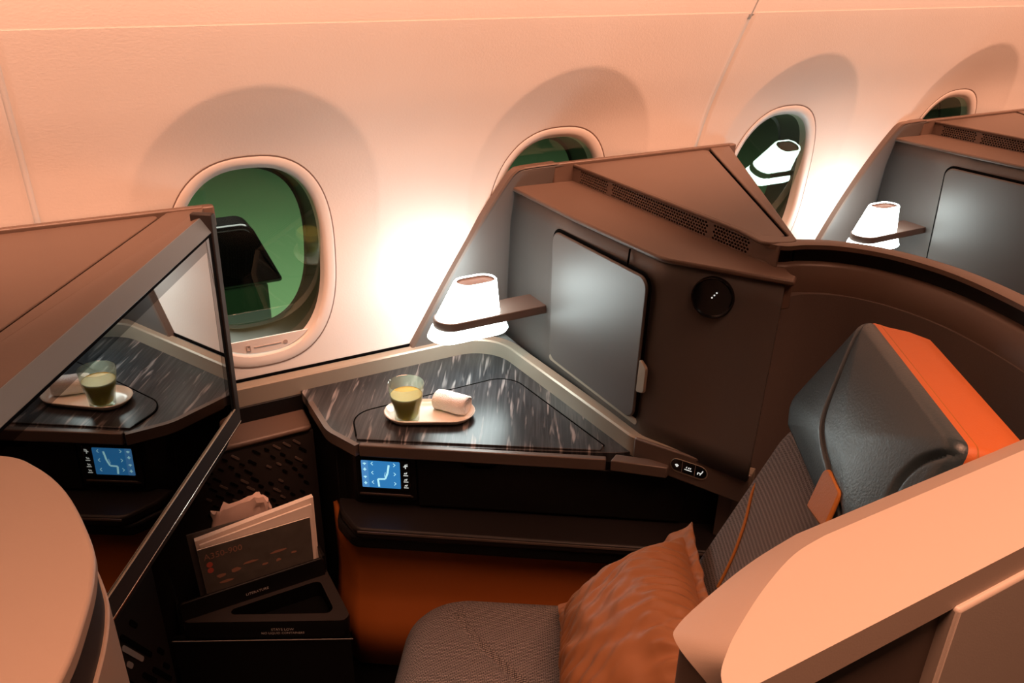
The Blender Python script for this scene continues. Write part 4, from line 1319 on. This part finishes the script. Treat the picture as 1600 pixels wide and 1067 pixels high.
def tumbler():
    b = Vector((0.478, 1.2405, zd + 0.0003))
    g = thing('drinking_glass', 'faceted glass of green-yellow juice standing on the cream dish', 'glass', b)
    H = 0.076
    NS = 60
    outer_ = [(0.0215, 0.0), (0.0230, 0.002), (0.0235, 0.010), (0.0255, 0.028), (0.0285, 0.040), (0.0300, 0.046), (0.0318, 0.060), (0.0335, H), (0.0330, H + 0.001)]
    inner_ = [(0.0318, H), (0.0302, 0.060), (0.0285, 0.046), (0.0262, 0.036), (0.0232, 0.022), (0.0214, 0.012), (0.0195, 0.0085), (0.0, 0.008)]
    no = len(outer_)
    def mod(i, q):
        if i < no - 4 and i > 0:
            k = 9
            f = (q * k / (2 * pi)) % 1.0
            return 1.0 - 0.045 * (1 - abs(2 * f - 1)) * 1.0 + 0.01
        return 1.0
    lathe('tumbler', outer_ + inner_, 'glass', g, b, n=NS * 2, mod=mod)
    j = lathe('juice', [(0.0, 0.0084), (0.0188, 0.009), (0.0208, 0.0122), (0.0228, 0.022), (0.0258, 0.036), (0.0281, 0.046), (0.0290, 0.052), (0.0289, 0.0525), (0.0, 0.0525)], 'juice', g, b, n=60)
    lathe('juice_foam', [(0.0, 0.0528), (0.0289, 0.0528), (0.0289, 0.0545), (0.0284, 0.0535), (0.0, 0.0532)], 'juice_top', j, b, n=48)
tumbler()
def towel():
    p0 = Vector((0.547, 1.259, 0)); p1 = Vector((0.586, 1.209, 0))
    ax = (p1 - p0).normalized(); sd = Vector((-ax.y, ax.x, 0)); Ln = (p1 - p0).length
    V, F = [], []
    n, K = 44, 18
    for i in range(K + 1):
        t = i / K
        for k in range(n):
            q = 2 * pi * k / n
            r = 0.0200 * (1 + 0.03 * sin(3 * q + 1.5 * t)) * (1 - 0.06 * (2 * t - 1) ** 4)
            y, z = r * 1.12 * cos(q), r * sin(q) * 0.94
            z = max(z, -0.0168)
            pp = p0 + ax * (Ln * t) + sd * (y + 0.001 * sin(7 * t)) + UP * (zd + 0.0172 + z)
            nz = noise.noise(pp * 90) * 0.0012
            V.append(pp + (sd * cos(q) + UP * sin(q)) * nz)
    for i in range(K):
        for k in range(n):
            F.append([i * n + k, i * n + (k + 1) % n, (i + 1) * n + (k + 1) % n, (i + 1) * n + k])
    # rolled end: spiral of inset rings
    for e, idx0, sg in ((p0, 0, -1), (p1, K * n, 1)):
        last = list(range(idx0, idx0 + n))
        ctr = sum((V[i] for i in last), Vector()) / n
        for s, dx in ((0.86, 0.002), (0.78, -0.001), (0.70, 0.0015), (0.55, -0.001), (0.46, 0.001), (0.25, -0.001)):
            st = len(V)
            for i in range(n):
                V.append(ctr + (V[idx0 + i] - ctr) * s + ax * sg * dx)
            for k in range(n):
                F.append([last[k], last[(k + 1) % n], st + (k + 1) % n, st + k])
            last = list(range(st, st + n))
        F.append(last)
    o = ob('rolled_towel', V, F, 'towel', None, loc=(p0 + p1) / 2 + UP * zd, ang=60)
    tag(o, 'small rolled white towel lying on the cream dish', 'towel')
towel()

# ------------------------------------------------------------------ reading matter in the pocket
def leaflet(name, label, cat, x0, x1, zt0, zt1, y, lean, thick, cover, edge, zb=0.256, group=None):
    t = thing(name, label, cat, ((x0 + x1) / 2, y, zb), group)
    def q(x, z, k): return Vector((x, y + k + lean * (z - zb), z))
    pts = [q(x0 + 0.006, zb, 0), q(x1 - 0.008, zb, 0), q(x1, zt1, 0), q(x0, zt0, 0)]
    prism('pages', [p + Vector((0, 0.0006, 0)) for p in pts], (0, thick - 0.0012, 0), edge, t)
    c = prism('cover', pts, (0, 0.0006, 0), cover, t)
    prism('back_cover', [p + Vector((0, thick - 0.0006, 0)) for p in pts], (0, 0.0006, 0), cover, t)
    return t, c, q
def safety():
    t, c, q = leaflet('safety_card', 'dark printed card reading A350-900, frontmost in the literature pocket', 'card', 0.080, 0.283, 0.452, 0.452, 1.2445, 0.10, 0.003, 'card', 'paper_edge')
    N = Vector((0, -1, 0.10)).normalized(); U = Vector((1, 0, 0.0)); Vv = Vector((0, 0.10, 1)).normalized()
    def at(x, z): return q(x, z, 0) + N * 0.0004
    text('lettering', 'A350-900', 0.017, at(0.088, 0.428), U, Vv, 'card_print', t)
    lathe('print_dot', [(0.0, 0.0002), (0.0055, 0.0002), (0.0055, 0)], 'card_red', t, at(0.096, 0.417), n=14, axis=(U, Vv, N))
    lathe('print_dot', [(0.0, 0.0002), (0.0055, 0.0002), (0.0055, 0)], 'card_red', t, at(0.096, 0.405), n=14, axis=(U, Vv, N))
    rr = random.Random(3)
    for (x, z, w, h) in ((0.112, 0.388, 0.020, 0.008), (0.138, 0.391, 0.018, 0.009), (0.165, 0.398, 0.030, 0.005), (0.218, 0.402, 0.03, 0.006), (0.118, 0.374, 0.026, 0.006), (0.19, 0.384, 0.012, 0.004), (0.215, 0.384, 0.010, 0.006), (0.245, 0.39, 0.012, 0.005)):
        P = []
        for k in range(10):
            a = 2 * pi * k / 10; r = 0.75 + 0.4 * rr.random()
            P.append(at(x + w / 2 * cos(a) * r, z + h / 2 * sin(a) * r))
        ob('print_patch', P, [list(range(10))], 'card_print', t, recalc=False, smooth=False)
safety()
leaflet('magazine', 'thin cream-edged leaflet just behind the dark printed card', 'magazine', 0.086, 0.290, 0.457, 0.474, 1.2500, 0.10, 0.004, 'paper', 'paper_edge', group='magazines in the pocket')
leaflet('magazine', 'thick magazine with pale cover, tallest at the back of the pocket', 'magazine', 0.080, 0.297, 0.462, 0.484, 1.2570, 0.10, 0.011, 'paper', 'paper_edge', group='magazines in the pocket')
leaflet('plastic_folder', 'dark grey folder edge sticking out left of the pale magazines', 'folder', 0.069, 0.25, 0.470, 0.470, 1.2700, 0.10, 0.003, 'shell_satin', 'shell_satin')
def wrap():
    V, F = [], []
    n, K = 40, 24
    base = Vector((0.171, 1.318, 0.256))
    for i in range(K + 1):
        t = i / K
        for k in range(n):
            q = 2 * pi * k / n
            rx = 0.056 * (1 if t < 0.88 else 1 - 0.10 * ((t - 0.88) / 0.12) ** 2)
            ry = 0.018 * (1 - 0.6 * t ** 6)
            p = base + Vector((rx * math.copysign(abs(cos(q)) ** 0.6, cos(q)), ry * sin(q), 0.232 * t))
            p.z += 0.006 * t * sin(cos(q) * 3.2 + 0.8) + 0.016 * t ** 6 * noise.noise(Vector((cos(q) * 4, sin(q) * 2, 1)))
            p += Vector((cos(q), sin(q), 0)) * (0.008 * noise.noise(Vector((p.x * 70, p.y * 70, p.z * 50))) + 0.003 * noise.noise(p * 150))
            V.append(p)
    for i in range(K):
        for k in range(n):
            F.append([i * n + k, i * n + (k + 1) % n, (i + 1) * n + (k + 1) % n, (i + 1) * n + k])
    F.append(list(range(n))); F.append([K * n + k for k in range(n)])
    o = ob('wrapped_package', V, F, 'wrap', None, loc=base, ang=28)
    tag(o, 'crumpled pinkish wrapped package behind the magazines in the pocket', 'package')
wrap()

# ------------------------------------------------------------------ aisle partition, right foreground
def partition():
    c = thing('aisle_divider', 'pale peach aisle divider with wide flat top, lower right', 'divider', (0.7, 0.28, 0))
    zt = 1.015
    top = [(1.25, 0.240), (0.290, 0.2405), (0.2985, 0.2565), (0.315, 0.269), (0.336, 0.281), (0.379, 0.301), (0.425, 0.317), (0.463, 0.322), (1.25, 0.322)]
    bot = [(1.25, 0.238), (0.300, 0.239), (0.304, 0.268), (0.3085, 0.308), (0.322, 0.3215), (0.371, 0.336), (0.420, 0.347), (0.472, 0.354), (1.25, 0.354)]
    tp = smoothpath([Vector((x, y, 0)) for x, y in top[1:-1]], 5)
    bt_ = smoothpath([Vector((x, y, 0)) for x, y in bot[1:-1]], 5)
    top = [top[0]] + [(p.x, p.y) for p in tp] + [top[-1]]
    bot = [bot[0]] + [(p.x, p.y) for p in bt_] + [bot[-1]]
    n = len(top)
    V = [(x, y, zt) for x, y in top] + [(x, y, zt - 0.025 if i > 1 else zt - 0.004) for i, (x, y) in enumerate(bot)]
    for i in (0, 1):
        V[n + i] = (bot[i][0], bot[i][1], zt - 0.026)
    F = [list(range(n))]
    for i in range(n):
        F.append([i, (i + 1) % n, n + (i + 1) % n, n + i])
    F.append([n + i for i in range(n)][::-1])
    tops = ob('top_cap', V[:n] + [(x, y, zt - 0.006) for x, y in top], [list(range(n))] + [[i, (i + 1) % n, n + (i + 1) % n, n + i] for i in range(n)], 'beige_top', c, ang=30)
    V2 = [(x, y, zt - 0.0005) for x, y in top] + V[n:]
    F2 = [[i, (i + 1) % n, n + (i + 1) % n, n + i] for i in range(n)] + [[n + i for i in range(n)][::-1]]
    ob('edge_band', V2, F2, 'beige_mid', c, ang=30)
    leaf = [(x + (0.004 if x < 0.4 else 0), max(0.246, y - 0.004), 0.02) for x, y in bot[1:-1]]
    prism('door_leaf', leaf + [(0.52, 0.345, 0.02), (0.52, 0.246, 0.02)], UP * 0.968, 'shell', c)
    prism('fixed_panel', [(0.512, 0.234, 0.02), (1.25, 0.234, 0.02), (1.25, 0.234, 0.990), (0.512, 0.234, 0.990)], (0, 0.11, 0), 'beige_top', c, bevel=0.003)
partition()

# ------------------------------------------------------------------ rounded shell end, left foreground
def left_end():
    c = thing('shell_end', 'rounded brown shell end with dark band, at the lower left corner', 'seat shell', (-0.25, 0.6, 0))
    curve = smoothpath([Vector(p) for p in ((-0.30, 0.80, 0), (-0.17, 0.778, 0), (-0.095, 0.741, 0), (-0.068, 0.708, 0), (-0.047, 0.655, 0), (-0.0345, 0.582, 0), (-0.0345, 0.542, 0), (-0.044, 0.495, 0), (-0.062, 0.442, 0), (-0.10, 0.38, 0), (-0.17, 0.33, 0), (-0.30, 0.30, 0))], 7)
    outer_ = [(p.x, p.y) for p in curve]
    def off(k):
        return [(p[0] + k * (1 if True else 0), p[1]) for p in outer_]
    prism('top_cap', flat(outer_, 1.001), UP * 0.014, 'beige_mid', c, bevel=0.003, seg=3)
    prism('dark_band', flat(off(-0.002), 0.966), UP * 0.0355, 'shell_dark', c)
    prism('body', flat(off(0.001), 0.0), UP * 0.967, 'beige_mid', c, bevel=0.0015)
left_end()

# ------------------------------------------------------------------ black shape added outside in place of a reflection in the first window
def reflection_shape():
    c = thing('reflection_stand_in', 'black sloping shape standing in for a reflection in the green window by the display', 'reflection', (0.75, 5.3, -3.2))
    P = REFLECTION_PTS
    prism('reflection_shape', fillet([Vector(p) for p in P], [0, 0, 0.10, 0.0], 8), (0, 0.25, 0), 'reflection_black', c, bevel=0.03, seg=3)
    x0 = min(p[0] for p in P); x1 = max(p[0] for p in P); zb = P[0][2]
    prism('base', [(x0 + 0.05, 5.03, -3.2), (x1 - 0.1, 5.03, -3.2), (x1 - 0.1, 5.03, zb), (x0 + 0.05, 5.03, zb)], (0, 0.2, 0), 'stand_in_base', c, bevel=0.02)  # added support under the shape, green like the ground
REFLECTION_PTS = [(0.20, 5.0, -0.53), (1.13, 5.0, -0.53), (0.96, 5.0, -0.12), (0.20, 5.0, -0.12)]
reflection_shape()
